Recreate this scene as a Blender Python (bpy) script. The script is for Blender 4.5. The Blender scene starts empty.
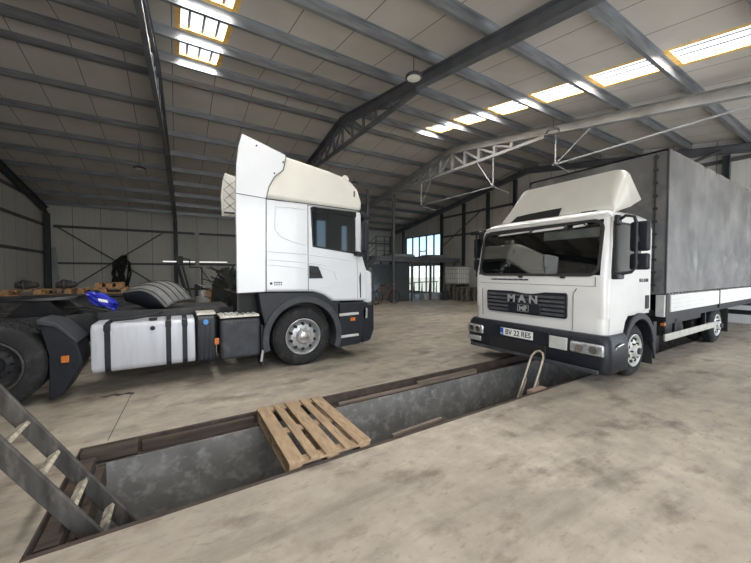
import bpy, bmesh, math, random
from mathutils import Vector, Matrix
random.seed(4)
PI = math.pi
S = bpy.context.scene
C = S.collection
WL = {}            # world position of every object that carries children

# ------------------------------------------------------------------ materials
def mat(name, col, rough=.6, metal=0., var=.12, scale=6., bump=0., coat=0., dirt=None, dscale=2., dlo=.5, dhi=.7, spec=.5, stretch=(1,1,1)):
    m = bpy.data.materials.new(name); m.use_nodes = True
    nt = m.node_tree; N = nt.nodes; L = nt.links
    b = N['Principled BSDF']
    b.inputs['Roughness'].default_value = rough; b.inputs['Metallic'].default_value = metal
    b.inputs['Coat Weight'].default_value = coat; b.inputs['Specular IOR Level'].default_value = spec
    tc = N.new('ShaderNodeTexCoord'); mp = N.new('ShaderNodeMapping'); L.new(tc.outputs['Object'], mp.inputs[0])
    mp.inputs['Scale'].default_value = stretch
    nz = N.new('ShaderNodeTexNoise'); nz.inputs['Scale'].default_value = scale; nz.inputs['Detail'].default_value = 5
    L.new(mp.outputs[0], nz.inputs['Vector'])
    r = N.new('ShaderNodeMapRange'); r.inputs[1].default_value = .3; r.inputs[2].default_value = .7
    r.inputs[3].default_value = 1 - var; r.inputs[4].default_value = 1 + var
    L.new(nz.outputs[0], r.inputs[0])
    mx = N.new('ShaderNodeVectorMath'); mx.operation = 'SCALE'; mx.inputs[0].default_value = col[:3]
    L.new(r.outputs[0], mx.inputs['Scale'])
    out = mx.outputs[0]
    if dirt:
        n2 = N.new('ShaderNodeTexNoise'); n2.inputs['Scale'].default_value = dscale; n2.inputs['Detail'].default_value = 7
        n2.inputs['Roughness'].default_value = .65
        L.new(mp.outputs[0], n2.inputs['Vector'])
        r2 = N.new('ShaderNodeMapRange'); r2.inputs[1].default_value = dlo; r2.inputs[2].default_value = dhi
        L.new(n2.outputs[0], r2.inputs[0])
        mm = N.new('ShaderNodeMix'); mm.data_type = 'RGBA'
        L.new(r2.outputs[0], mm.inputs[0]); L.new(out, mm.inputs[6]); mm.inputs[7].default_value = (*dirt, 1)
        out = mm.outputs[2]
    L.new(out, b.inputs['Base Color'])
    if bump:
        bp = N.new('ShaderNodeBump'); bp.inputs['Strength'].default_value = bump; bp.inputs['Distance'].default_value = .01
        L.new(nz.outputs[0], bp.inputs['Height']); L.new(bp.outputs[0], b.inputs['Normal'])
    return m

def panel_mat(name, col, axis, pitch, line=(.2,.2,.2), w=.012, rough=.55, fine=0., var=.06, dirt=None):
    """sandwich panel sheet: narrow dark joints every `pitch` metres along one axis"""
    m = mat(name, col, rough, var=var, scale=1.3, dirt=dirt, dscale=.7, dlo=.45, dhi=.8)
    nt = m.node_tree; N = nt.nodes; L = nt.links; b = N['Principled BSDF']
    src = b.inputs['Base Color'].links[0].from_socket
    tc = N.new('ShaderNodeTexCoord'); sp = N.new('ShaderNodeSeparateXYZ'); L.new(tc.outputs['Object'], sp.inputs[0])
    def lines(p, ww):
        d = N.new('ShaderNodeMath'); d.operation = 'PINGPONG'; d.inputs[1].default_value = p/2
        L.new(sp.outputs[axis], d.inputs[0])
        k = N.new('ShaderNodeMath'); k.operation = 'LESS_THAN'; k.inputs[1].default_value = ww
        L.new(d.outputs[0], k.inputs[0]); return k.outputs[0]
    mm = N.new('ShaderNodeMix'); mm.data_type = 'RGBA'; L.new(lines(pitch, w), mm.inputs[0])
    L.new(src, mm.inputs[6]); mm.inputs[7].default_value = (*line, 1)
    out = mm.outputs[2]
    if fine:
        m3 = N.new('ShaderNodeMix'); m3.data_type = 'RGBA'
        k = N.new('ShaderNodeMath'); k.operation = 'MULTIPLY'; k.inputs[1].default_value = .35
        L.new(lines(fine, .004), k.inputs[0]); L.new(k.outputs[0], m3.inputs[0])
        L.new(out, m3.inputs[6]); m3.inputs[7].default_value = (*line, 1); out = m3.outputs[2]
    L.new(out, b.inputs['Base Color'])
    return m

def glass_mat(name, tint, ior=1.5, rough=.02):
    m = bpy.data.materials.new(name); m.use_nodes = True
    nt = m.node_tree; N = nt.nodes; L = nt.links; N.clear()
    o = N.new('ShaderNodeOutputMaterial'); t = N.new('ShaderNodeBsdfTransparent'); g = N.new('ShaderNodeBsdfGlossy')
    t.inputs[0].default_value = (*tint, 1); g.inputs[0].default_value = (1,1,1,1); g.inputs['Roughness'].default_value = rough
    lw = N.new('ShaderNodeLayerWeight'); lw.inputs[0].default_value = .5
    pw = N.new('ShaderNodeMath'); pw.operation = 'POWER'; pw.inputs[1].default_value = 4.; L.new(lw.outputs['Facing'], pw.inputs[0])
    fr = N.new('ShaderNodeMath'); fr.operation = 'MULTIPLY_ADD'; fr.inputs[1].default_value = .8; fr.inputs[2].default_value = ((ior-1)/(ior+1))**2*2; L.new(pw.outputs[0], fr.inputs[0])
    nz = N.new('ShaderNodeTexNoise'); nz.inputs['Scale'].default_value = 3
    mr = N.new('ShaderNodeMapRange'); mr.inputs[3].default_value = .9; mr.inputs[4].default_value = 1.2
    L.new(nz.outputs[0], mr.inputs[0])
    mu = N.new('ShaderNodeMath'); mu.operation = 'MULTIPLY'; L.new(fr.outputs[0], mu.inputs[0]); L.new(mr.outputs[0], mu.inputs[1])
    mx = N.new('ShaderNodeMixShader'); L.new(mu.outputs[0], mx.inputs[0]); L.new(t.outputs[0], mx.inputs[1]); L.new(g.outputs[0], mx.inputs[2])
    L.new(mx.outputs[0], o.inputs[0])
    return m

M = {}
M['white'] = mat('white_truck_paint', (.67,.69,.72), .28, var=.03, scale=3, coat=.4)
M['cream'] = mat('cream_fairing', (.66,.645,.59), .35, var=.04, scale=3, coat=.2)
M['manwhite'] = mat('white_cab_paint', (.67,.665,.65), .3, var=.04, scale=3, coat=.4)
M['plastic'] = mat('black_plastic', (.013,.015,.021), .45, spec=.35, var=.2, scale=9)
M['greyplastic'] = mat('dusty_grey_plastic', (.045,.048,.056), .6, spec=.35, var=.2, scale=7, dirt=(.13,.125,.115), dscale=4, dlo=.55, dhi=.85)
M['lightplastic'] = mat('light_grey_plastic', (.5,.5,.48), .5)
M['rubber'] = mat('tyre_rubber', (.020,.020,.021), .75, spec=.3, var=.25, scale=12, dirt=(.08,.075,.07), dscale=5, dlo=.52, dhi=.85)
M['tread'] = mat('dusty_tread', (.30,.27,.22), .9, var=.35, scale=14)
M['steelrim'] = mat('silver_rim', (.42,.42,.42), .4, .5, var=.15, scale=10)
M['whiterim'] = mat('pale_rim', (.62,.62,.58), .45, .2, var=.15, scale=10)
M['chrome'] = mat('chrome', (.75,.75,.76), .18, 1., var=.03)
M['darkhole'] = mat('black_recess', (.012,.012,.013), .8)
M['seam'] = mat('dark_panel_gap', (.06,.06,.06), .8)
M['chassis'] = mat('chassis_black', (.03,.03,.032), .65, var=.3, scale=8, dirt=(.09,.08,.07), dscale=4, dlo=.5, dhi=.8)
M['grease'] = mat('greasy_steel', (.02,.02,.022), .35, .4, var=.3, scale=8)
M['alu'] = mat('white_fuel_tank_paint', (.52,.53,.57), .35, .1, var=.1, scale=3, dirt=(.42,.41,.4), dscale=3, dlo=.55, dhi=.8, stretch=(4,1,.6))
M['tread_alu'] = mat('pale_tread_plate', (.6,.57,.5), .5, .2, var=.2, scale=25)
M['orange'] = mat('orange_reflector', (.55,.16,.03), .3)
M['blue'] = mat('blue_plastic', (.02,.03,.38), .4, var=.1)
M['bluecap'] = mat('blue_cap', (.05,.25,.6), .4)
M['lamp_glass'] = mat('headlamp_glass', (.55,.56,.57), .12, .6, var=.3, scale=25)
M['signal_white'] = mat('plate_white', (.85,.85,.83), .5, var=.03)
M['ink'] = mat('black_ink', (.01,.01,.012), .6)
M['eu'] = mat('plate_blue', (.02,.08,.45), .5)
M['glass'] = glass_mat('clear_cab_glass', (.68,.70,.70), 1.6)
M['pane'] = glass_mat('window_glass', (.93,.96,.97), 1.3)
M['darkglass'] = mat('tinted_side_glass', (.012,.014,.016), .04, var=.1, spec=.9, coat=.5)
M['interior'] = mat('dark_cab_lining', (.025,.025,.026), .8)
M['tarp'] = mat('grey_pvc_tarpaulin', (.11,.11,.113), .34, var=.3, scale=1.6, dirt=(.23,.225,.22), dscale=1.3, dlo=.45, dhi=.7, bump=.3)
M['strap'] = mat('black_webbing', (.03,.03,.035), .7)
M['board'] = mat('white_dropside', (.72,.72,.69), .45, var=.06, scale=3, dirt=(.5,.49,.46), dscale=3, dlo=.55, dhi=.85)
M['guard'] = mat('aluminium_guard', (.5,.49,.44), .45, .3, var=.15)
M['steel'] = mat('grey_painted_steel', (.15,.16,.18), .38, .35, var=.18, scale=3)
M['steel_lit'] = mat('skylit_frame_steel', (.33,.335,.34), .42, .15, var=.15, scale=3)  # frame steel lightened, the skylight falling on it is in the colour
M['steeldark'] = mat('dark_grey_column_paint', (.05,.06,.068), .5, .1, var=.15)
M['galv'] = mat('galvanised_purlin', (.32,.34,.37), .36, .75, var=.25, scale=4, stretch=(.4,3,3))
M['girt'] = mat('galvanised_girt', (.10,.105,.11), .5, .2, var=.2)
M['ladderwood'] = mat('weathered_grey_wood', (.06,.055,.05), .85, var=.45, scale=14, bump=.5, dirt=(.16,.14,.12), dscale=9, dlo=.55, dhi=.75, stretch=(1,1,.25))
M['rungwood'] = mat('worn_rung_wood', (.36,.32,.25), .85, var=.4, scale=20, dirt=(.10,.09,.08), dscale=12, dlo=.5, dhi=.65)
M['palletwood'] = mat('tan_pallet_wood', (.36,.25,.15), .85, var=.3, scale=12, bump=.12, dirt=(.17,.115,.07), dscale=6, dlo=.5, dhi=.75, stretch=(3,.6,3))
M['orangewood'] = mat('orange_pallet_wood', (.30,.17,.08), .8, var=.3, scale=9)
M['brownwood'] = mat('dark_timber', (.06,.042,.032), .85, var=.4, scale=8, bump=.4, stretch=(.3,3,3))
M['tanwood'] = mat('tan_plank', (.17,.13,.10), .85, var=.3, scale=8, stretch=(.3,3,3))
M['rust'] = mat('rusty_angle_steel', (.06,.04,.032), .7, .2, var=.4, scale=7, dirt=(.06,.05,.045), dscale=5)
M['pitwall'] = mat('grey_pit_render', (.21,.20,.185), .7, var=.25, scale=3, bump=.2, dirt=(.36,.345,.33), dscale=9, dlo=.5, dhi=.68)
M['pitfloor'] = mat('pit_floor', (.12,.12,.12), .8)
M['spring'] = mat('worn_beige_tube', (.42,.36,.28), .5, .3, var=.3, scale=12)
M['brick'] = mat('pinkish_brick', (.36,.25,.2), .85)
M['lamp'] = mat('lamp_housing', (.06,.06,.065), .5)
M['diffuser'] = mat('lamp_diffuser', (.75,.75,.72), .5)
M['black'] = mat('matte_black', (.02,.02,.02), .7)
M['ibc'] = mat('milky_plastic', (.75,.76,.74), .5)
M['doorgrey'] = mat('charcoal_door', (.05,.055,.065), .55)
M['palegreyboard'] = mat('pale_board', (.35,.38,.4), .6)
M['blueish'] = mat('pale_blue_sheet', (.30,.36,.42), .5)
M['frame'] = mat('window_frame_paint', (.08,.10,.13), .5)
M['yellow'] = mat('yellow_foam_edge', (.85,.55,.18), .7, var=.15)
M['net'] = mat('dark_netting', (.018,.022,.02), .9)
M['roofnear'] = panel_mat('roof_liner', (.56,.535,.50), 0, 1.0, line=(.12,.11,.10), w=.009, dirt=(.50,.47,.42))
M['wallback'] = panel_mat('wall_liner_back', (.62,.63,.60), 0, 1.1, line=(.2,.2,.2), w=.012, fine=.22)
M['wallside'] = panel_mat('wall_liner_side', (.62,.61,.59), 1, 1.1, line=(.2,.2,.2), w=.012, fine=.22)
M['ground'] = mat('gravel_outside', (.62,.55,.42), .9, var=.2, scale=3)

def floor_mat():
    m = mat('worn_concrete', (.39,.335,.268), .58, var=.2, scale=4.5, bump=.12)
    nt = m.node_tree; N = nt.nodes; L = nt.links; b = N['Principled BSDF']
    src = b.inputs['Base Color'].links[0].from_socket
    tc = N.new('ShaderNodeTexCoord')
    def layer(src, scale, st, lo, hi, col, amt, rot=0):
        mp = N.new('ShaderNodeMapping'); mp.inputs['Scale'].default_value = st; mp.inputs['Rotation'].default_value = (0,0,rot)
        L.new(tc.outputs['Object'], mp.inputs[0])
        n = N.new('ShaderNodeTexNoise'); n.inputs['Scale'].default_value = scale; n.inputs['Detail'].default_value = 8; n.inputs['Roughness'].default_value = .62
        L.new(mp.outputs[0], n.inputs['Vector'])
        r = N.new('ShaderNodeMapRange'); r.inputs[1].default_value = lo; r.inputs[2].default_value = hi; r.inputs[4].default_value = amt
        L.new(n.outputs[0], r.inputs[0])
        mm = N.new('ShaderNodeMix'); mm.data_type = 'RGBA'
        L.new(r.outputs[0], mm.inputs[0]); L.new(src, mm.inputs[6]); mm.inputs[7].default_value = (*col, 1)
        return mm.outputs[2]
    src = layer(src, .55, (1,1,1), .42, .68, (.215,.183,.145), .85)
    src = layer(src, 2.6, (.6,1,1), .53, .68, (.115,.085,.065), .85, .3)
    src = layer(src, 1.3, (.35,2.2,1), .52, .72, (.13,.115,.095), .7, -.1)
    src = layer(src, 22, (.6,1.2,1), .55, .7, (.19,.165,.135), .6, .2)
    src = layer(src, 60, (1,1,1), .56, .7, (.36,.33,.28), .45, .2)
    src = layer(src, 9, (.5,1.2,1), .62, .74, (.10,.08,.07), .6, .5)
    src = layer(src, 1.7, (1,1,1), .56, .75, (.45,.40,.33), .6, .8)
    L.new(src, b.inputs['Base Color'])
    return m
M['floor'] = floor_mat()

# ------------------------------------------------------------------ mesh builder
class MB:
    def __init__(s): s.b = bmesh.new()
    def face(s, pts):
        try: return s.b.faces.new([s.b.verts.new(p) for p in pts])
        except ValueError: return None
    def box(s, a, b):
        x0,y0,z0 = [min(p,q) for p,q in zip(a,b)]; x1,y1,z1 = [max(p,q) for p,q in zip(a,b)]
        v = [s.b.verts.new(p) for p in ((x0,y0,z0),(x1,y0,z0),(x1,y1,z0),(x0,y1,z0),(x0,y0,z1),(x1,y0,z1),(x1,y1,z1),(x0,y1,z1))]
        for f in ((0,3,2,1),(4,5,6,7),(0,1,5,4),(1,2,6,5),(2,3,7,6),(3,0,4,7)): s.b.faces.new([v[i] for i in f])
        return s
    def bar(s, p, q, w, h, up=(0,0,1)):
        """rectangular bar p->q, w across, h along 'up'"""
        p, q, up = Vector(p), Vector(q), Vector(up); d = (q-p).normalized()
        sd = d.cross(up)
        if sd.length < 1e-5: sd = d.cross(Vector((1,0,0)))
        sd.normalize(); u = sd.cross(d).normalized()
        r = []
        for c in (p, q): r.append([s.b.verts.new(c + sd*(w/2*i) + u*(h/2*j)) for i, j in ((-1,-1),(1,-1),(1,1),(-1,1))])
        s.b.faces.new(r[0][::-1]); s.b.faces.new(r[1])
        for i in range(4): s.b.faces.new((r[0][i], r[0][(i+1)%4], r[1][(i+1)%4], r[1][i]))
        return s
    def ibeam(s, p, q, h, fw, t=.014, up=(0,0,1)):
        p, q, u = Vector(p), Vector(q), Vector(up); d = (q-p).normalized(); sd = d.cross(u).normalized(); u = sd.cross(d).normalized()
        s.bar(p+u*(h/2-t/2), q+u*(h/2-t/2), fw, t, u); s.bar(p-u*(h/2-t/2), q-u*(h/2-t/2), fw, t, u); s.bar(p, q, t*.7, h-2*t, u)
        return s
    def rings(s, R, cap=True, closed=True):
        V = [[s.b.verts.new(p) for p in r] for r in R]; n = len(R[0])
        for a, b in zip(V, V[1:]):
            for i in range(n if closed else n-1): s.b.faces.new((a[i], a[(i+1)%n], b[(i+1)%n], b[i]))
        if cap: s.b.faces.new(V[0][::-1]); s.b.faces.new(V[-1])
        return V
    def tube(s, path, r, n=8, cap=True):
        P = [Vector(p) for p in path]; R = []; prev = None
        for i, p in enumerate(P):
            d = (P[min(i+1,len(P)-1)] - P[max(i-1,0)]).normalized()
            if prev is None:
                a = d.cross(Vector((0,0,1)));
                if a.length < 1e-3: a = d.cross(Vector((1,0,0)))
            else: a = prev - d*prev.dot(d)
            a.normalize(); prev = a; bb = d.cross(a)
            rr = r[i] if isinstance(r, (list, tuple)) else r
            R.append([p + a*rr*math.cos(2*PI*k/n) + bb*rr*math.sin(2*PI*k/n) for k in range(n)])
        s.rings(R, cap); return s
    def cyl(s, p, q, r, n=16): return s.tube([p, q], r, n)
    def lathe(s, prof, c, axis='Y', n=40, cap=False):
        """prof = (offset along axis, radius)"""
        R = []
        for o, r in prof:
            ring = []
            for k in range(n):
                a = 2*PI*k/n; x, y = r*math.cos(a), r*math.sin(a)
                v = {'Y': (x, o, y), 'Z': (x, y, o), 'X': (o, x, y)}[axis]
                ring.append(Vector(c) + Vector(v))
            R.append(ring)
        s.rings(R, cap); return s
    def prism(s, poly, y0, y1, ax='Y'):
        """poly in (x,z) extruded over y (ax Y), or (y,z) over x (ax X), or (x,y) over z (ax Z)"""
        def P(a, b, c): return {'Y': (a, c, b), 'X': (c, a, b), 'Z': (a, b, c)}[ax]
        A = [s.b.verts.new(P(a, b, y0)) for a, b in poly]; B = [s.b.verts.new(P(a, b, y1)) for a, b in poly]
        n = len(poly)
        s.b.faces.new(A); s.b.faces.new(B[::-1])
        for i in range(n): s.b.faces.new((A[i], B[i], B[(i+1)%n], A[(i+1)%n]))
        return s
    def grid(s, f, nu, nv):
        V = [[s.b.verts.new(f(i/nu, j/nv)) for j in range(nv+1)] for i in range(nu+1)]
        for i in range(nu):
            for j in range(nv): s.b.faces.new((V[i][j], V[i+1][j], V[i+1][j+1], V[i][j+1]))
        return s

def link(name, mb, m, parent=None, smooth=False, bevel=0, seg=2, solid=0):
    off = WL.get(parent.name, Vector((0,0,0))) if parent else Vector((0,0,0))
    b = mb.b
    bmesh.ops.recalc_face_normals(b, faces=b.faces)
    me = bpy.data.meshes.new(name)
    for v in b.verts: v.co -= off
    b.to_mesh(me); b.free()
    me.materials.append(m if not isinstance(m, str) else M[m])
    o = bpy.data.objects.new(name, me); C.objects.link(o)
    if parent: o.parent = parent
    WL[o.name] = off
    if smooth:
        for p in me.polygons: p.use_smooth = True
        try: me.set_sharp_from_angle(angle=math.radians(35))
        except Exception: pass
    if solid:
        md = o.modifiers.new('solid', 'SOLIDIFY'); md.thickness = solid; md.offset = 0
    if bevel:
        md = o.modifiers.new('bevel', 'BEVEL'); md.width = bevel; md.segments = seg; md.limit_method = 'ANGLE'; md.angle_limit = math.radians(38)
        for p in me.polygons: p.use_smooth = True
        try: me.set_sharp_from_angle(angle=math.radians(35))
        except Exception: pass
    return o
def tag(o, label, cat, group=None, kind=None):
    if label: o['label'] = label
    if cat: o['category'] = cat
    if group: o['group'] = group
    if kind: o['kind'] = kind
    return o
def thing(name, loc, label, cat, group=None):
    o = bpy.data.objects.new(name, None); C.objects.link(o); o.location = loc; WL[o.name] = Vector(loc)
    o.empty_display_size = .1
    return tag(o, label, cat, group)
def solo(name, mb, m, base, label, cat, group=None, **k):
    """a thing that is one mesh; its origin sits at base"""
    class P: pass
    b = mb.b
    for v in b.verts: v.co -= Vector(base)
    o = link(name, mb, m, None, **k); o.location = base; WL[o.name] = Vector(base)
    return tag(o, label, cat, group)
def kids(o): return [c for c in bpy.data.objects if c.parent == o]
def copy_tree(o, delta, label=None, group=None):
    def cp(a, par):
        c = a.copy(); C.objects.link(c); c.parent = par
        for ch in KID.get(a.name, []): cp(ch, c)
        return c
    KID = {}
    for x in bpy.data.objects:
        if x.parent: KID.setdefault(x.parent.name, []).append(x)
    r = cp(o, o.parent)
    r.location = Vector(o.location) + Vector(delta)
    if label: r['label'] = label
    if group: r['group'] = group
    return r
def struct(name, mb, m, parent=None, **k):
    o = link(name, mb, m, parent, **k)
    if not parent: o['kind'] = 'structure'
    return o
def text(name, s, size, mtx, m, parent, ext=.003, xs=1., ofs=0.):
    cu = bpy.data.curves.new(name, 'FONT'); cu.body = s; cu.size = size; cu.extrude = ext; cu.offset = ofs; cu.align_x = 'CENTER'; cu.align_y = 'CENTER'
    t = bpy.data.objects.new(name, cu); C.objects.link(t)
    dg = bpy.context.evaluated_depsgraph_get(); me = bpy.data.meshes.new_from_object(t.evaluated_get(dg))
    bpy.data.objects.remove(t); bpy.data.curves.remove(cu)
    off = WL[parent.name]
    me.transform(Matrix.Diagonal((xs,1,1,1))); me.transform(mtx); me.transform(Matrix.Translation(-off))
    me.materials.clear(); me.materials.append(M[m]); me.name = name
    o = bpy.data.objects.new(name, me); C.objects.link(o); o.parent = parent; WL[o.name] = off
    return o
def arc(cx, cz, r, a0, a1, n):
    return [(cx + r*math.cos(math.radians(a0+(a1-a0)*i/n)), cz + r*math.sin(math.radians(a0+(a1-a0)*i/n))) for i in range(n+1)]
def rrect(x0, x1, y0, y1, r, n=4):
    P = []
    for cx, cy, a in ((x1-r, y1-r, 0), (x0+r, y1-r, 90), (x0+r, y0+r, 180), (x1-r, y0+r, 270)):
        P += arc(cx, cy, r, a, a+90, n)
    return P

# ------------------------------------------------------------------ hall
X0, X1, YB, YF = -5.45, 15.06, 22.0, -2.2
YR, HR, SL = 9.9, 6.75, .168
PU = .2
def rz(y): return HR - SL*abs(y-YR)          # top of rafters
def cz(y): return rz(y) + PU                 # underside of roof liner
FX = [-5.3, -.33, 4.8, 9.8, 14.9]
px0, px1, py0, py1 = -.76, 12.0, 2.53, 3.84  # inspection pit opening

fl = MB()
for a, b in (((X0,YF),(px0,YB)), ((px1,YF),(X1,YB)), ((px0,YF),(px1,py0)), ((px0,py1),(px1,YB))):
    fl.box((a[0],a[1],-.06), (b[0],b[1],0))
struct('floor', fl, 'floor')
struct('ground_outside', MB().box((-60,-60,-.5), (X0-.2,90,-.3)).box((X1+.1,-60,-.5),(120,90,-.3)).box((X0-.2,-60,-.5),(X1+.1,YF-.2,-.3)), 'ground')
struct('wall_back', MB().box((X0-.1,YB,-.1), (X1+.1,YB+.1,cz(YB)+.12)), 'wallback')
gab = [(YF,-.1),(YB,-.1),(YB,cz(YB)+.1),(YR,cz(YR)+.1),(YF,cz(YF)+.1)]
struct('wall_left', MB().prism(gab, X0-.1, X0, 'X'), 'wallside')
# right gable with two window holes
wr = MB()
wy0, wy1 = 16.13, 20.1
def gz(y): return cz(y)+.1
wr.prism([(YF,-.1),(wy0,-.1),(wy0,gz(wy0)),(YR,gz(YR)),(YF,gz(YF))], X1, X1+.1, 'X')
wr.prism([(wy1,-.1),(YB,-.1),(YB,gz(YB)),(wy1,gz(wy1))], X1, X1+.1, 'X')
wr.box((X1,wy0,-.1),(X1+.1,wy1,.15)); wr.box((X1,wy0,2.1),(X1+.1,wy1,2.66))
wr.prism([(wy0,4.2),(wy1,4.2),(wy1,gz(wy1)),(wy0,gz(wy0))], X1, X1+.1, 'X')
struct('wall_right', wr, 'wallside')
# near wall behind the camera: wide gate opening and transom windows
wn = MB(); top = cz(YF)+.1
holes = [(-.6,4.2,0,4.1),(4.95,5.42,2.3,3.75),(6.15,6.42,2.3,3.6),(8.2,14.2,0,4.1)]
xs = X0
for a, b, c, d in holes:
    wn.box((xs,YF-.1,-.1),(a,YF,top)); wn.box((a,YF-.1,d),(b,YF,top))
    if c > 0: wn.box((a,YF-.1,-.1),(b,YF,c))
    xs = b
wn.box((xs,YF-.1,-.1),(X1,YF,top))
struct('wall_front', wn, 'wallback')

# roof liner with openings for the skylight strips
sky = [(.05,1.05), (7.75,8.65)]
sy0, sy1 = .2, 9.6
cn = MB()
def slab(mb, xa, xb, ya, yb):
    mb.prism([(ya,cz(ya)),(yb,cz(yb)),(yb,cz(yb)+.1),(ya,cz(ya)+.1)], xa, xb, 'X')
xa = X0
for a, b in sky:
    slab(cn, xa, a, YF, YR); slab(cn, a, b, YF, sy0); slab(cn, a, b, sy1, YR); xa = b
slab(cn, xa, X1, YF, YR)
slab(cn, X0, X1, YR, YB)
struct('ceiling', cn, 'roofnear')

def purl_y(i): return 9.43 - 1.38*i
# skylights : translucent ribbed sheet in a warm coloured foam edge, one light well per purlin bay
pc = bpy.data.materials.new('polycarbonate_sheet'); pc.use_nodes = True
nt = pc.node_tree; nt.nodes.clear(); o_ = nt.nodes.new('ShaderNodeOutputMaterial'); tr = nt.nodes.new('ShaderNodeBsdfTranslucent'); tp = nt.nodes.new('ShaderNodeBsdfTransparent')
tr.inputs[0].default_value = (.97,.97,.97,1); tp.inputs[0].default_value = (.9,.92,.95,1); mxs = nt.nodes.new('ShaderNodeMixShader'); mxs.inputs[0].default_value = .85
nt.links.new(tp.outputs[0], mxs.inputs[1]); nt.links.new(tr.outputs[0], mxs.inputs[2]); nt.links.new(mxs.outputs[0], o_.inputs[0]); M['poly'] = pc
nwin = 3
for a, b in sky:
    w = MB()
    slabz = lambda y, k: cz(y)+k
    w.prism([(sy0,cz(sy0)+.08),(sy1,cz(sy1)+.08),(sy1,cz(sy1)+.085),(sy0,cz(sy0)+.085)], a, b, 'X')
    wo = struct('window_%d' % nwin, w, 'poly'); nwin += 1
    e = MB()
    t = .10
    for xx in (a+t/2, b-t/2): e.bar((xx,sy0,cz(sy0)+.035),(xx,sy1,cz(sy1)+.035),t,.07)
    for yy in (sy0+t/2, sy1-t/2): e.bar((a,yy,cz(yy)+.04),(b,yy,cz(yy)+.04),t,.07)
    for i in range(9):
        yy = purl_y(i)-.10
        if sy0+.2 < yy < sy1-.2: e.bar((a+t,yy,cz(yy)+.035),(b-t,yy,cz(yy)+.035),.09,.07)
    fr = link('foam_edge', e, 'yellow', wo)
    e = MB()
    for k in range(1,4): xx = a+(b-a)*k/4; e.bar((xx,sy0+.1,cz(sy0)+.045),(xx,sy1-.1,cz(sy1)+.045),.05,.03)
    link('rib', e, 'steel', wo)

# purlins
def purlin(y, label, group):
    sgn = 1 if y < YR else -1
    mb = MB(); z = rz(y)
    mb.box((X0+.02,y-.004,z),(X1-.02,y+.004,z+PU-.004))
    mb.box((X0+.02,y-(.0 if sgn>0 else .065),z),(X1-.02,y+(.065 if sgn>0 else 0),z+.004))
    mb.box((X0+.02,y-(.065 if sgn>0 else 0),z+PU-.016),(X1-.02,y+(.0 if sgn>0 else .065),z+PU-.012))
    return solo('roof_purlin', mb, 'galv', (X0,y,z), label, 'roof beam', group)
ordn = ['first','second','third','fourth','fifth','sixth','seventh','eighth','ninth']
for i in range(9):
    y = purl_y(i)
    if y < YF+.05: continue
    purlin(y, 'galvanised roof purlin on the near slope with skylights, %s down from the ridge' % ordn[i], 'galvanised purlins under the near roof slope')
for i in range(9):
    y = 2*YR - purl_y(i)
    purlin(y, 'galvanised roof purlin on the far roof slope, %s down from the ridge' % ordn[i], 'galvanised purlins under the far roof slope')

# portal frames
def frame(x, label, kind, m='steel'):
    t = thing('portal_frame', (x, YR, 0), label, 'steel frame', 'steel portal frames carrying the roof')
    D = .26; h = D/2
    fw = .17
    ye0, ye1 = YF+.16, YB-.16
    cx_ = fw/2 + .012 if False else 0
    for ya, yb in ((ye0,YR),(YR,ye1)):
        link('rafter', MB().ibeam((x,ya,rz(ya)-h-.01),(x,yb,rz(yb)-h-.01), D, fw), m, t)
    for y in (ye0, ye1):
        link('column', MB().ibeam((x,y,0),(x,y,rz(y)-D-.02), .24, .2, up=(0,1,0)), 'steeldark' if x < 4 else m, t)
        if kind != 'gable':
            s = 1 if y < YR else -1
            link('haunch', MB().prism([(y+s*.12,rz(y)-D-.03),(y+s*1.5,rz(y+s*1.5)-D-.02),(y+s*.12,rz(y)-D-.45)], x-.01, x+.01, 'X'), m, t)
    if kind == 'truss':
        y0, y1 = 5.95, 13.85
        z0, z1 = rz(y0)-D-.05, rz(y1)-D-.05
        link('bottom_chord', MB().bar((x,y0,z0),(x,y1,z1),.10,.10), m, t)
        n = 10
        for k in range(1, n):
            y = 7.1 + (12.7-7.1)*(k-1)/(n-2)
            zt = rz(y)-D-.02
            zb = z0+.05; wf = 1.5 if m == 'steel_lit' else 1
            link('web', MB().bar((x,y,zb),(x,y,zt),.06*wf,.07*wf,(0,1,0)), m, t)
            if k < n-1:
                yn = 7.1 + (12.7-7.1)*k/(n-2); ztn = rz(yn)-D-.02
                if y < YR-.3: link('web', MB().bar((x,y,zb+.02),(x,yn,ztn),.05*wf,.05*wf), m, t)
                else: link('web', MB().bar((x,y,zt),(x,yn,zb+.02),.05*wf,.05*wf), m, t)
    return t
frame(FX[0], 'dark steel portal frame standing against the left end wall', 'gable', 'steeldark')
fA = frame(FX[1], 'steel portal frame above the tractor unit chassis, seen almost end on', 'truss', 'steel')
fA.rotation_euler = (0,0,-.029)
frame(FX[2], 'dark steel roof frame whose ridge shows just right of the high-roof cab', 'truss', 'steel')
fC = frame(FX[3], 'pale lit steel roof frame with thin tie rods, crossing above the tarpaulin truck', 'truss', 'steel_lit')
frame(FX[4], 'steel portal frame against the right end wall with the windows', 'gable', 'steel')
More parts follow.
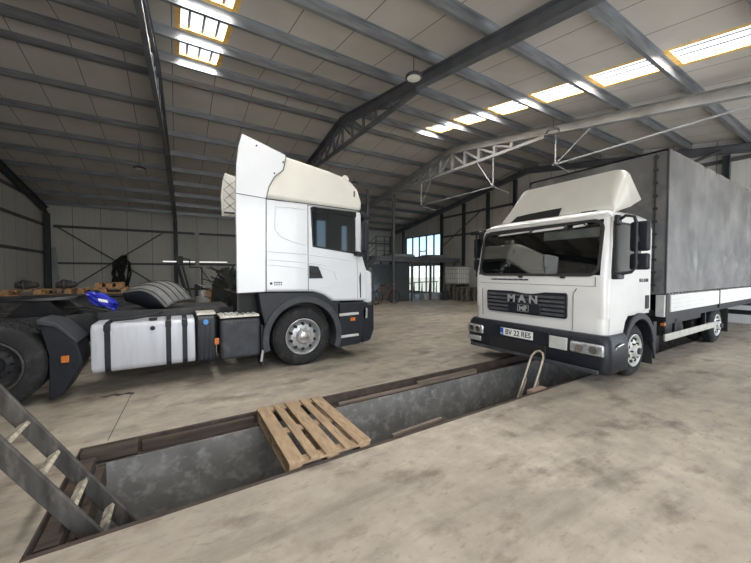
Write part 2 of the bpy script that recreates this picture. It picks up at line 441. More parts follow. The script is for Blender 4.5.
# tie rods of the third frame
def rod(pts, r=.018, par=fC, nm='tie_rod', m='steel_lit'): return link(nm, MB().tube(pts, r, 6), m, par)
xc = FX[3]
nodes = [(5.6,4.84),(7.86,4.68),(11.9,4.69),(14.2,4.8)]
rod([(xc,YF+.2,4.97),(xc,5.6,4.84)], .024); rod([(xc,7.86,4.68),(xc,11.9,4.69)], .02); rod([(xc,14.2,4.8),(xc,YB-.3,4.6)])
for y, z in nodes:
    zt = rz(y)-.3 if (y < 5.9 or y > 13.9) else rz(5.95)-.33
    rod([(xc,y,z),(xc,y,zt)], .024, nm='hanger_rod')
    dd = -1 if y < YR else 1
    if y in (5.6,14.2): rod([(xc,y,z),(xc,y+dd*.95,rz(y+dd*.95)-.3)], .018, nm='diagonal_rod')
    else: rod([(xc,y,z),(xc,y-dd*.75,zt)], .018, nm='diagonal_rod')
    link('clamp', MB().box((xc-.05,y-.07,z-.03),(xc+.05,y+.07,z+.03)), 'steel', fC)
    rod([(xc,y,z),(xc+.9,y,z-.12)], .016, nm='longitudinal_rod')

# girts and wind posts
def girt(p, q, label, grp, h=.12, m='girt'):
    base = [min(a,b) for a,b in zip(p,q)]
    solo('wall_girt', MB().bar(p, q, .05, h), m, tuple((a+b)/2 for a,b in zip(p,q)), label, 'wall rail', grp)
girt((X0+.35,YB-.03,3.86),(X1-.1,YB-.03,3.86), 'upper dark horizontal rail on the long back wall', 'horizontal rails on the back wall', .13)
girt((X0+.35,YB-.03,2.04),(X1-.1,YB-.03,2.04), 'middle dark horizontal rail on the long back wall', 'horizontal rails on the back wall', .10)
girt((X0+.35,YB-.03,.6),(X1-.1,YB-.03,.6), 'lowest rail on the back wall, behind the tractor unit', 'horizontal rails on the back wall', .10)
for z, l in ((4.95,'topmost'),(3.9,'second from top'),(2.55,'third from top')):
    girt((X0+.03,YF+.3,z),(X0+.03,YB-.3,z), '%s dark rail on the left end wall' % l, 'horizontal rails on the left end wall', .12)
for z, l in ((5.15,'upper'),(3.9,'lower')):
    girt((X1-.03,YF+.3,z),(X1-.03,wy0-.1,z), '%s rail on the right end wall beside the windows' % l, 'horizontal rails on the right end wall', .12)
for y, l in ((16.02,'first wind post right of the gable windows'),(14.1,'second wind post right of the gable windows, by the caged tank'),(12.3,'wind post above the far corner of the truck windscreen'),(10.6,'wind post above the roof fairing of the tarpaulin truck'),(3.05,'wind post on the right end wall above the tarpaulin body'),(20.25,'wind post left of the gable windows')):
    solo('wind_post', MB().ibeam((X1-.12,y,0),(X1-.12,y,rz(y)-.3),.16,.14, up=(0,1,0)), 'steeldark', (X1-.12,y,0), l, 'steel post', 'wind posts on the right end wall')
def brace(p, q, label, grp, r=.03):
    c = [(a+b)/2 for a,b in zip(p,q)]
    solo('diagonal_brace', MB().tube([p,q], r, 6), 'girt', c, label, 'brace', grp)
brace((-5.0,YB-.12,3.86),(-.4,YB-.12,.5), 'thin diagonal rod falling to the right across the dark back corner bay', 'crossed rods on the back wall')
brace((-.5,YB-.17,3.86),(-4.9,YB-.17,.5), 'thin diagonal rod rising to the right across the dark back corner bay', 'crossed rods on the back wall')
brace((X1-.25,15.9,3.2),(X1-.25,12.5,5.2), 'diagonal rod on the right end wall left of the truck roof fairing', 'diagonal rods on the right end wall')
brace((X1-.25,4.6,5.05),(X1-.25,3.15,5.45), 'short diagonal strut behind the top of the tarpaulin body', 'diagonal rods on the right end wall', .05)

# gable windows
def gwin(n, y0, y1, z0, z1, cols, extra=None):
    w = struct('window_%d' % n, MB().box((X1+.04,y0,z0),(X1+.05,y1,z1)), 'pane')
    f = MB(); t = .07
    f.box((X1-.01,y0,z0),(X1+.09,y1,z0+t)); f.box((X1-.01,y0,z1-t),(X1+.09,y1,z1))
    for k in range(cols+1):
        y = y0+(y1-y0-t)*k/cols; f.box((X1-.01,y,z0+t),(X1+.09,y+t,z1-t))
    if extra: y, z, hh = extra; f.box((X1-.02,y,z),(X1+.03,y+.72,z+hh))
    link('window_frame', f, 'frame', w)
gwin(1, wy0, wy1, 2.66, 4.2, 5, (17.75,3.05,.07))
gwin(2, wy0, wy1, .15, 2.1, 5)

# skylight and gate daylight
def area(name, loc, rot, sx, sy, power, col):
    l = bpy.data.lights.new(name, 'AREA'); l.shape = 'RECTANGLE'; l.size = sx; l.size_y = sy; l.energy = power; l.color = col
    o = bpy.data.objects.new(name, l); C.objects.link(o); o.location = loc; o.rotation_euler = rot; return o
for a, b in sky:
    ym = (sy0+sy1)/2
    area('skylight_daylight', ((a+b)/2, ym, cz(ym)+.072), (math.atan(SL),0,0), b-a-.02, (sy1-sy0)-.02, 520 if a < 3 else 900, (1,.985,.955))
area('gate_daylight', (1.8, YF+.03, 2.05), (PI/2,0,0), 4.7, 4.0, 250, (1,.985,.96))
area('gate_daylight.001', (11.2, YF+.03, 2.05), (PI/2,0,0), 5.9, 4.0, 260, (.97,.98,1))

# ------------------------------------------------------------------ pit
PD = 1.45
ly0, ly1 = py0+.10, py1-.13
struct('wall_pit_far', MB().box((px0,ly1,-PD),(px1,ly1+.15,-.12)), 'pitwall')
struct('wall_pit_near', MB().box((px0,ly0-.12,-PD),(px1,ly0,-.12)), 'pitwall')
struct('wall_pit_end', MB().box((px0-.12,ly0-.12,-PD),(px0+.02,ly1+.15,-.12)), 'pitwall')
struct('wall_pit_right', MB().box((px1,ly0-.12,-PD),(px1+.12,ly1+.15,-.06)), 'pitwall')
struct('floor_pit', MB().box((px0-.1,ly0-.12,-PD-.1),(px1+.1,ly1+.15,-PD)), 'pitfloor')
def angle_trim(n, y, s):
    mb = MB()
    mb.box((px0,y,-.12),(px1,y+s*.012,.004)); mb.box((px0,y,-.12),(px1,y+s*.11,-.108))
    mb.box((px0,y-s*.022,-.002),(px1,y,.005))
    return struct('trim_%d' % n, mb, 'rust')
angle_trim(1, py1, -1); angle_trim(2, py0, 1)
struct('trim_3', MB().box((px0,py0,-.12),(px0+.012,py1,.004)), 'rust')
struct('trim_4', MB().box((px0+.02,py0+.1,-.14),(px0+.13,py1-.12,-.04)).box((px0+.14,py0+.1,-.3),(px0+.2,py1-.12,-.12)), 'brownwood')
def beam(x0, x1, y, z, w, h, m, label, rot=0):
    dy = math.tan(rot)*(x1-x0)
    return solo('timber_plank', MB().bar((x0,y,z),(x1,y+dy,z),w,h), m, ((x0+x1)/2,y+dy/2,z-h/2), label, 'plank', 'planks laid on the pit ledges', bevel=.004, seg=1)
beam(-.74,-.33,3.77,-.045,.10,.10,'brownwood','short dark timber in the far left corner of the pit edge')
beam(-.30,.72,3.78,-.063,.055,.09,'brownwood','long brown timber on the far pit ledge left of the pallet')
beam(1.75,3.1,3.755,-.09,.05,.03,'tanwood','thin pale batten on the far pit ledge right of the pallet')
beam(3.05,4.3,3.765,-.07,.06,.07,'tanwood','tan timber on the far pit ledge nearest the truck bumper')
beam(1.62,2.35,2.60,-.075,.035,.04,'brownwood','dark batten on the near pit ledge right of the pallet',.03)
beam(1.80,2.48,2.61,-.025,.035,.045,'tanwood','splintered brown board end on the near pit ledge',.06)
solo('brick', MB().box((4.10,2.57,-.10),(4.42,2.69,-.02)), 'brick', (4.2,2.63,-.1), 'flat reddish brick on the near pit ledge beside the bent tube ladder', 'brick', bevel=.006)

# floor crack
fc = MB(); pts = [(-.86,5.35),(-.8,5.30),(-.72,5.33),(-.66,5.27),(-.6,5.31),(-.5,5.24),(-.49,5.31),(-.56,5.37),(-.63,5.34),(-.7,5.40),(-.78,5.36)]
fc.prism(pts, .0008, .002, 'Z'); fc.prism([(-.525,5.25),(-.517,5.25),(-.572,3.92),(-.58,3.92)], .0008, .0018, 'Z')
struct('floor_crack', fc, 'seam')

# wooden pallet over the pit
pl = thing('wooden_pallet', (1.16,3.19,-.09), 'worn tan wooden pallet with five top boards bridging the pit', 'pallet')
PX0, PX1, PY0, PY1 = .755, 1.515, 2.56, 3.81
zt = .055; wv = (.13,.088,.13,.088,.13); gap = (.76-sum(wv))/4; x = PX0
for w in wv:
    j = random.uniform(-.012,.012)
    link('top_board', MB().box((x,PY0+j,zt-.022),(x+w,PY1+j,zt)), 'palletwood', pl, bevel=.004, seg=1); x += w+gap
for y in (PY0, (PY0+PY1)/2-.06, PY1-.10):
    link('cross_board', MB().box((PX0,y,zt-.044),(PX1,y+.11,zt-.0225)), 'palletwood', pl, bevel=.003, seg=1)
    for x in (PX0, (PX0+PX1)/2-.05, PX1-.11):
        zb = zt-.118
        link('block', MB().box((x,y,zb),(x+.11,y+.10,zt-.0445)), 'palletwood', pl, bevel=.004, seg=1)
for x in (PX0, (PX0+PX1)/2-.05, PX1-.10):
    link('bottom_board', MB().box((x,PY0,zt-.14),(x+.10,PY1,zt-.1185)), 'palletwood', pl, bevel=.003, seg=1)

# wooden ladder in the left end of the pit
ld = thing('wooden_ladder', (.27,2.95,-PD), 'weathered grey wooden ladder standing in the left end of the pit', 'ladder')
u = Vector((-.51,0,.86)); foot = Vector((-.575,0,0)) - u*((0+PD-.02)/u.z)
def lp(s, y): v = foot + u*s; return (v.x, y, v.z)
Ltot = (1.35+PD)/u.z
for y in (2.76, 3.16):
    link('rail', MB().bar(lp(0,y), lp(Ltot,y), .035, .10, (1,0,.5)), 'ladderwood', ld, bevel=.005, seg=1)
k = .18
s0 = (PD)/u.z
for q in [-1.30,-1.02,-.74,-.46,-.16,.13,.42,.71,1.0,1.3]:
    s = s0+q-.09
    link('rung', MB().bar(lp(s,2.778), lp(s,3.142), .06, .03, u), 'rungwood', ld, bevel=.005, seg=1)

# bent tube ladder in front of the truck
sl = thing('tube_ladder', (3.9,2.9,-PD), 'bent metal tube ladder rising from the pit in front of the licence plate', 'ladder')
def slp(y, z): return (4.55+(z)*.55, y, z)
loop = [slp(3.02,-PD),slp(3.02,.22),slp(3.015,.30),slp(2.98,.36),slp(2.92,.385),slp(2.86,.36),slp(2.83,.30),slp(2.825,.22),slp(2.825,-PD)]
link('side_tube', MB().tube(loop, .016, 10), 'spring', sl, smooth=True)
for y in (3.02, 2.825):
    pts = [slp(y, z) for z in (-.9,-.5,-.25,-.05,.0)]
    pts = [(p[0]+.05-(.05 if i==4 else 0), p[1]-.01, p[2]) for i, p in enumerate(pts)]
    link('inner_tube', MB().tube(pts, .011, 8), 'spring', sl, smooth=True)
for z in (-1.2,-.9,-.6,-.3):
    link('rung', MB().cyl(slp(2.825,z), slp(3.02,z), .012, 8), 'spring', sl)

# ------------------------------------------------------------------ wheels
def wheel(parent, c, R, W, face, style, dual=False, name='wheel'):
    """c = centre of the OUTER face plane; face = -1 outer side towards -y"""
    w = bpy.data.objects.new(name, None); C.objects.link(w); w.parent = parent; w.location = Vector(c)-WL[parent.name]; WL[w.name] = Vector(c)
    w.empty_display_size = .05
    s = -face; rr = R*.60
    def prof(o): return [(o+s*.03,rr),(o+s*.0,rr+.03),(o-s*.0,R*.78),(o+s*.012,R*.9),(o+s*.035,R*.965),(o+s*.06,R),(o+s*(W-.06),R),(o+s*(W-.035),R*.965),(o+s*(W-.01),R*.88),(o+s*W,rr+.03),(o+s*(W-.03),rr)]
    for q in ((0, W+.06) if dual else (0,)):
        mb = MB(); mb.lathe(prof(s*q), c, n=56)
        # tread blocks
        nb = 52
        for kk in range(nb):
            a = 2*PI*kk/nb
            for j in range(4):
                yy = s*q + s*(.065+(W-.13)*j/3.35); a2 = a+(.03 if j%2 else 0)
                d = Vector((math.cos(a2),0,math.sin(a2))); e = Vector((-math.sin(a2),0,math.cos(a2)))
                ctr = Vector(c)+d*(R+.002)+Vector((0,yy,0))
                mb.bar(ctr-e*R*.045, ctr+e*R*.045, (W-.13)*.24, .012, d)
        link('tyre', mb, 'rubber', w, smooth=True)
    m = 'steelrim' if style == 'scania' else 'whiterim'
    if style == 'deep':          # dual rear rim: deep dish
        mb = MB(); mb.lathe([(s*.005,rr+.02),(s*-.004,rr),(s*.03,rr-.015),(s*.18,rr-.04),(s*.2,rr-.12),(s*.17,.12),(s*.05,.11),(s*.04,.0001)], c, n=40)
        link('rim', mb, 'chassis', w, smooth=True)
        for kk in range(10):
            a = 2*PI*kk/10; link('wheel_nut', MB().cyl((c[0]+.168*math.cos(a),c[1]+s*.13,c[2]+.168*math.sin(a)),(c[0]+.168*math.cos(a),c[1]+s*.19,c[2]+.168*math.sin(a)),.015,6), 'chassis', w)
        return w
    dsh = .07 if style == 'scania' else .05
    mb = MB(); mb.lathe([(s*.03,rr-.0),(s*0,rr+.012),(s*-.008,rr),(s*.01,rr-.02),(s*.05,rr-.03),(s*(dsh+.02),rr-.055),(s*dsh*.3,rr*.70),(s*dsh*.1,rr*.52),(s*.0,rr*.44),(s*-.03,rr*.40),(s*-.05,rr*.34),(s*-.055,.0001)], c, n=48)
    rim = link('rim', mb, m, w, smooth=True)
    nh = 10 if style == 'scania' else 8
    for kk in range(nh):
        mb = MB()
        a = 2*PI*(kk+.5)/nh; rh = rr*.72; hr = .027 if style == 'scania' else .026
        mb.cyl((c[0]+rh*math.cos(a),c[1]+s*dsh*.3-s*.008,c[2]+rh*math.sin(a)),(c[0]+rh*math.cos(a),c[1]+s*.08,c[2]+rh*math.sin(a)),hr,12)
        link('vent_hole', mb, 'darkhole', w)
    nn = 10 if style == 'scania' else 6
    for kk in range(nn):
        a = 2*PI*kk/nn; rh = rr*.50
        link('wheel_nut', MB().cyl((c[0]+rh*math.cos(a),c[1]-s*.03,c[2]+rh*math.sin(a)),(c[0]+rh*math.cos(a),c[1]+s*.02,c[2]+rh*math.sin(a)),.013,6), 'chassis' if style!='scania' else 'steelrim', w)
    hub = MB().lathe([(s*-.056,rr*.30),(s*-.066,rr*.27),(s*-.07,rr*.1),(s*-.07,.0001)] if style=='scania' else [(s*-.05,rr*.22),(s*-.085,rr*.20),(s*-.09,.0001)], c, n=24)
    link('hub_cap', hub, 'chrome' if style == 'scania' else 'greyplastic', w, smooth=True)
    return w

# ------------------------------------------------------------------ tractor unit
ys = 5.32; yo = 7.80; ym = (ys+yo)/2
T = thing('tractor_unit', (0.2, ym, 0), 'white high-roof tractor unit without trailer, parked behind the pit', 'truck')
body = [(.80,1.28),(1.69,1.27),(2.02,1.26),(2.2,1.2),(2.38,1.08),(3.10,1.06),(3.08,1.63),(2.99,1.9),(2.96,2.72),(.80,2.78)]
body[0] = (1.19,1.28); body[-1] = (1.19,2.78)
link('cab_body', MB().prism(body, ys, yo), 'white', T, bevel=.05, seg=4)
roof = [(1.20,2.785),(2.97,2.725),(2.985,2.9),(2.90,3.12),(2.78,3.24),(2.6,3.32),(2.3,3.385),(2.0,3.43),(1.54,3.50),(1.24,3.57)]
link('roof_top', MB().prism(roof, ys+.01, yo-.01), 'cream', T, bevel=.07, seg=4)
sidef = [(.78,1.275),(1.21,1.285),(1.225,2.76),(1.27,2.95),(1.36,3.12),(1.50,3.25),(1.545,3.49),(1.2,3.60),(.885,3.69),(.83,3.5),(.795,3.2),(.78,2.79)]
so = link('side_deflector', MB().prism(sidef, ys-.03, ys+.012), 'white', T, bevel=.012, seg=2)
link('side_deflector', MB().prism([(a+.05,b+.05) for a,b in sidef if b > 2.6 and (a,b) != (.78,2.79)] + [(.86,2.80)], yo-.08, yo-.04), 'cream', T, bevel=.012, seg=2)
# quilted inner panel seen behind the cab (folded out on the far side)
q = MB().prism([(.88,2.83),(1.16,2.83),(1.16,3.66),(.97,3.70),(.90,3.4)], yo-.10, yo-.082)
qo = link('inner_deflector', q, 'cream', T, bevel=.01)
ql = MB()
for i in range(3):
    z = 2.93+i*.22
    ql.bar((.90,yo-.105,z),(1.14,yo-.105,z+.22),.006,.012,(0,1,0)); ql.bar((1.14,yo-.105,z),(.90,yo-.105,z+.22),.006,.012,(0,1,0))
ql.box((.90,yo-.11,2.86),(1.12,yo-.102,2.90))
link('quilting', ql, 'seam', qo)
def groove(pts, y, nm='panel_gap', w=.008, par=T, m='seam'):
    return link(nm, MB().tube([(a,y,b) for a,b in pts], w/2, 6), m, par)
groove([(.78,2.785),(1.22,2.757),(1.95,2.755),(2.95,2.735)], ys+.0, w=.014)
groove([(.78,2.785),(1.22,2.757)], ys-.03, w=.012)
groove([(1.22,1.29),(1.235,2.76),(1.28,2.95),(1.37,3.12),(1.51,3.25),(1.555,3.49)], ys-.008, w=.010)
groove([(1.92,1.28),(1.92,2.74)], ys, w=.012)
groove([(1.92,2.73),(2.93,2.70)], ys, w=.008)
groove([(1.98,2.70)] + [(2.80,2.70),(2.86,1.85),(2.88,1.5),(2.87,1.10)], ys, w=.006)
for pts in ([(1.26,1.93),(1.90,1.90),(2.9,1.80)], [(1.26,1.80),(1.90,1.76),(2.25,1.72)], [(1.38,2.66),(1.36,2.3),(1.45,2.18),(1.65,2.1),(1.88,2.06)], [(1.38,2.66),(1.88,2.66)], [(1.26,1.72),(1.9,1.66)], [(2.1,1.7),(2.4,1.62),(2.45,1.45),(2.3,1.35),(2.1,1.33)]):
    groove(pts, ys+.001, 'pressing_line', .018, m='white')
wn_ = [(1.99,2.68),(2.80,2.665),(2.80,2.0),(2.79,1.96),(2.02,2.055)]
link('window_seal', MB().prism([(1.965,2.705),(2.83,2.69),(2.83,1.93),(2.00,2.03)], ys-.008, ys+.004), 'plastic', T, bevel=.004)
link('side_window', MB().prism(wn_, ys-.013, ys-.006), 'darkglass', T)
link('wind_deflector', MB().prism([(1.96,2.62),(1.99,2.71),(2.83,2.69),(2.83,2.6),(2.4,2.64)], ys-.035, ys-.012), 'darkglass', T, bevel=.004)
hd = link('door_handle', MB().prism([(1.935,1.71),(2.10,1.695),(2.19,1.49),(1.935,1.49)], ys-.010, ys+.004), 'plastic', T, bevel=.006)
link('lever', MB().bar((1.96,ys-.018,1.6),(2.13,ys-.018,1.59),.02,.05), 'black', hd, bevel=.004)
# front corner, windscreen wrap, sun visor, mirrors
link('corner_strip', MB().prism([(2.925,1.12),(2.945,1.12),(2.945,1.55),(2.93,1.6),(2.91,1.5)], ys-.006, ys+.003), 'black', T)
link('windscreen', MB().prism([(2.97,1.72),(3.16,1.66),(3.06,2.70),(2.94,2.70)], ys+.12, yo-.12), 'darkglass', T, bevel=.03)
link('front_panel', MB().prism([(3.05,1.0),(3.26,1.0),(3.25,1.60),(3.05,1.66)], ys+.10, yo-.10), 'white', T, bevel=.05, seg=3)
link('sun_visor', MB().prism([(2.94,2.68),(3.14,2.60),(3.16,2.64),(2.99,2.76)], ys+.02, yo-.02), 'plastic', T, bevel=.01)
for ss, yy in ((-1,ys),(1,yo)):
    a, b = (yy+ss*.06, yy+ss*.26)
    mr = link('mirror', MB().prism([(2.95,2.03),(3.06,2.01),(3.08,2.45),(2.97,2.48)], min(a,b), max(a,b)) if ss > 0 else MB().prism([(2.93,1.98),(3.02,1.96),(3.03,2.50),(2.95,2.53)], ys-.16, ys-.01), 'plastic', T, bevel=.02)
    link('mirror_arm', MB().tube([(2.98,yy,2.62),(3.0,yy+ss*.08,2.6),(3.0,yy+ss*.09,2.45)] , .018, 8), 'plastic', mr)
    link('mirror_arm', MB().tube([(2.96,yy,1.93),(2.98,yy+ss*.08,1.93),(2.98,yy+ss*.09,2.03)], .022, 8), 'plastic', mr)
link('mirror', MB().prism([(2.78,1.90),(2.93,1.88),(2.94,1.96),(2.8,1.98)], ys-.12, ys-.01), 'plastic', T, bevel=.015)
link('roof_marker', MB().lathe([(-.12,.0001),(-.10,.07),(.10,.07),(.12,.0001)], (2.72,ys+.28,3.33), 'Y', 16), 'cream', T, smooth=True)
link('roof_clip', MB().box((2.80,ys-.0,2.98),(2.82,ys+.012,3.08)), 'black', T)
for a, b in ((1.09,3.55),(1.50,3.37),(1.36,3.17)): link('rivet', MB().cyl((a,ys-.036,b),(a,ys-.025,b),.014,10), 'black', T)
dc = MB(); dc.cyl((1.30,ys-.002,1.415),(1.30,ys+.004,1.415),.022,12)
for k in range(4): dc.box((1.345+k*.035,ys-.002,1.415),(1.37+k*.035,ys+.004,1.44)); dc.box((1.345+k*.035,ys-.002,1.385),(1.37+k*.035,ys+.004,1.40))
link('badge', dc, 'greyplastic', T)
# lower plastics: fender ring, skirts, steps, bumper
cxw, czw = 1.84, .50
out = [(1.12,1.27),(2.02,1.25),(2.2,1.19),(2.38,1.07),(2.5,1.06),(2.5,.20),(2.40,.20)]
inn = arc(cxw, czw, .60, -8, 172, 20)
link('wheel_arch', MB().prism([(1.10,1.27),(1.12,1.1),(1.16,.9)] + [(1.19,.30),(1.245,.30)][:0] + inn[::-1][0:] + [(2.44,.22),(2.52,.22),(2.52,1.07),(2.38,1.07),(2.2,1.19),(2.02,1.25)], ys+.0, ys+.30), 'plastic', T, bevel=.012)
r1 = arc(cxw, czw, .69, -22, 196, 26); r0 = arc(cxw, czw, .585, -22, 196, 26)
link('fender_flare', MB().prism(r1 + r0[::-1], ys-.035, ys+.26), 'greyplastic', T, bevel=.012)
link('inner_fender', MB().prism(arc(cxw,czw,.61,0,180,16)+arc(cxw,czw,.59,180,0,16), ys+.26, ys+.6), 'black', T)
link('cab_underside', MB().box((.85,ys+.3,.72),(3.1,yo-.3,1.24)), 'black', T)
link('entry_step', MB().prism([(2.46,.24),(2.93,.26),(3.02,.5),(3.06,.70),(3.08,1.04),(2.46,1.05)], ys+.0, ys+.42), 'plastic', T, bevel=.02)
for z in (.80,.40):
    link('step_tread', MB().prism([(2.49,z),(2.90,z+.01),(2.89,z+.055),(2.50,z+.05)], ys-.012, ys+.04), 'lightplastic', T, bevel=.008)
link('front_bumper', MB().prism([(2.98,.24),(3.2,.28),(3.28,.5),(3.27,1.0),(3.0,1.02)], ys+.05, yo-.05), 'plastic', T, bevel=.05, seg=3)
link('headlight', MB().box((2.98,ys+.0,.72),(3.10,ys+.12,.92)), 'lamp_glass', T, bevel=.02)
link('side_marker', MB().box((2.72,ys-.014,.70),(2.82,ys+.01,.76)), 'orange', T, bevel=.004)
link('mud_flap', MB().box((1.14,ys+.02,.10),(1.17,ys+.3,.75)), 'black', T)
link('mud_flap_stay', MB().bar((1.16,ys-.01,.36),(1.13,ys-.01,.18),.03,.03,(0,1,0)), 'steelrim', T)
# chassis
for y in (ym-.39, ym+.39): link('chassis_rail', MB().box((-2.75,y-.04,.72),(1.2,y+.04,.99)), 'chassis', T)
for x in (-2.6,-1.2,0.1): link('cross_member', MB().box((x-.05,ym-.35,.76),(x+.05,ym+.35,.94)), 'chassis', T)
link('walkway', MB().box((-.75,ym-.5,.992),(.75,ym+.45,1.02)), 'chassis', T)
link('collar_stay', MB().box((.80,ys+.08,1.0),(.83,ys+.11,2.76)), 'chassis', T)
# fifth wheel
fw = MB(); xs5 = -1.62
fw.prism([(xs5-.42,ym-.42),(xs5-.30,ym-.12),(xs5+.02,ym),(xs5-.30,ym+.12),(xs5-.42,ym+.42),(xs5+.15,ym+.44),(xs5+.40,ym+.3),(xs5+.45,ym),(xs5+.40,ym-.3),(xs5+.15,ym-.44)], 1.20, 1.25, 'Z')
link('fifth_wheel', fw, 'grease', T, bevel=.01)
link('coupling_base', MB().prism([(xs5-.3,1.0),(xs5+.3,1.0),(xs5+.12,1.2),(xs5-.12,1.2)], ym-.4, ym+.4), 'grease', T)
link('release_handle', MB().tube([(-1.25,ys+.45,1.13),(-1.0,ys+.42,1.12),(-.8,ys+.40,1.06)], .014, 8), 'grease', T)
# plate mudguard bridging above the chassis (dark, long, low)
def guard(cx_, y0, y1, a0, a1, R, m, nm='rear_fender'):
    p = arc(cx_, .50, R, a0, a1, 12) + arc(cx_, .50, R-.03, a1, a0, 12)
    return link(nm, MB().prism(p, y0, y1), m, T, bevel=.008)
link('fender_top', MB().prism([(-1.42,1.04),(-1.24,.98),(-1.04,.74),(-1.06,.71),(-1.26,.93),(-1.42,.98)], ys+.03, ys+.60), 'greyplastic', T, bevel=.01)
link('fender_lower', MB().prism([(-1.4,.97),(-1.26,.93),(-1.06,.71),(-1.01,.48),(-1.20,.10),(-1.33,.05),(-1.32,.35),(-1.32,.60),(-1.36,.80)], ys+.04, ys+.58), 'plastic', T, bevel=.01)
guard(-1.82, yo-.62, yo-.02, -10, 190, .62, 'greyplastic')
link('side_reflector', MB().box((-1.20,ys-.015,.50),(-1.13,ys+.012,.58)), 'orange', T, bevel=.004)
link('side_reflector', MB().box((.47,ys-.03,.53),(.53,ys+.0,.62)), 'orange', T, bevel=.004)
# fuel tank with straps
tp_ = rrect(ys+.0, ys+.62, .30, .93, .09, 5)
tank = link('fuel_tank', MB().prism(tp_, -.93, .22, 'X'), 'alu', T, bevel=.018, seg=3)
for x in (-.76, -.10, .095):
    st = link('tank_strap', MB().prism(rrect(ys-.012, ys+.632, .288, .942, .095, 5), x-.03, x+.03, 'X'), 'plastic', T)
    link('strap_clamp', MB().box((x-.035,ys-.03,.84),(x+.035,ys+.02,.93)), 'plastic', st, bevel=.008)
link('filler_cap', MB().lathe([(0,.0001),(0,.045),(.035,.05),(.035,.0001)], (-.28,ys+.12,.93), 'Z', 16), 'black', T)
link('fuel_pipe', MB().tube([(-.75,ys+.2,.96),(-.5,ys+.16,.97),(-.3,ys+.3,.99),(-.2,ys+.5,1.0)], .02, 8), 'black', T)
link('breather', MB().cyl((-.28,ys-.02,.84),(-.28,ys+.02,.84),.03,10), 'black', T)
ad = link('additive_tank', MB().prism(rrect(ys+.02, ys+.55, .24, .96, .12, 5), .245, .49, 'X'), 'plastic', T, bevel=.02, seg=3)
for k in range(3): link('tank_rib', MB().box((.29+k*.06,ys+.008,.32),(.31+k*.06,ys+.03,.86)), 'plastic', ad)
link('tank_cap', MB().cyl((.36,ys-.02,.87),(.36,ys+.04,.87),.035,14), 'bluecap', ad)
link('battery_box', MB().box((.55,ys+.02,.27),(1.13,ys+.55,.88)), 'greyplastic', T, bevel=.05, seg=3)
tb = link('step_plate', MB().box((.55,ys+.03,.90),(1.12,ys+.50,.93)), 'tread_alu', T, bevel=.006)
tt = MB()
for i in range(7):
    for j in range(3): tt.box((.58+i*.078,ys+.04+j*.15,.93),(.62+i*.078,ys+.14+j*.15,.945))
link('grip_teeth', tt, 'lightplastic', tb)
link('step_plate', MB().box((.25,ys+.10,.965),(.50,ys+.5,.99)), 'tread_alu', T)
link('side_rail', MB().box((-.95,ys+.62,.93),(.6,ys+.68,1.03)), 'chassis', T)
link('tank_bracket', MB().box((-.7,ys+.62,.5),(1.0,ys+.9,.8)), 'chassis', T)
wheel(T, (1.84,ys+.03,.50), .495, .30, -1, 'scania', name='front_wheel')
wheel(T, (1.84,yo-.03,.50), .495, .30, 1, 'scania', name='front_wheel')
wheel(T, (-1.84,ys+.02,.505), .50, .27, -1, 'deep', True, name='rear_wheel')
wheel(T, (-1.84,yo-.02,.505), .50, .27, 1, 'deep', True, name='rear_wheel')
for x in (1.84,-1.84): link('axle', MB().cyl((x,ys+.3,.5),(x,yo-.3,.5),.07,12), 'chassis', T)
# curly air lines hung behind the cab
hs = MB()
for cx0, cz0 in ((.98,1.35),(.95,1.2),(.90,1.12)):
    pts = []
    for k in range(90):
        a = k*.7; pts.append((cx0+.06*math.cos(a)+.02*math.sin(k*.05), ys+.85+k*.005+(.1 if cz0<1.3 else 0), cz0+.09*math.sin(a)))
    hs.tube(pts, .011, 6)
link('coiled_air_line', hs, 'black', T, smooth=True)
# rear mudguard section laid loose on the chassis
def lerp(a, b, t): return a+(b-a)*t
gm = MB()
GA, GB, GC, GD = Vector((-.70,6.32,1.27)), Vector((-.15,5.96,1.05)), Vector((.24,6.28,1.13)), Vector((-.30,6.72,1.42))
def gpt(uu, vv):
    p = GA.lerp(GB, vv).lerp(GD.lerp(GC, vv), uu)
    return p + Vector((.03,-.05,.13))*math.sin(PI*vv) + Vector((0,0,.05))*math.sin(PI*uu)
gm.grid(gpt, 10, 20)
lg = thing('loose_mudguard', (-.15,ys+.9,1.03), 'dusty grey curved plastic mudguard lying loose on the tractor chassis', 'mudguard')
M['oldguard'] = mat('faded_mudguard_plastic', (.14,.14,.135), .7, var=.2, scale=8)
gsh = link('shell', gm, 'oldguard', lg, smooth=True, solid=.015)
for uu in (.08,.3,.5,.7,.92):
    link('rib', MB().tube([gpt(uu, v/14)+Vector((0,0,.008)) for v in range(15)], .011, 6), 'chassis', lg)
sk_ = MB()
def skp(uu, vv):
    p = gpt(0, vv); q = GB.copy() if vv > .9 else GA.lerp(GB, vv)
    return p.lerp(Vector((q.x+.02, q.y+.05, max(1.03, q.z-.12))), uu)
sk_.grid(skp, 2, 16); link('skirt', sk_, 'plastic', lg, smooth=True, solid=.01)
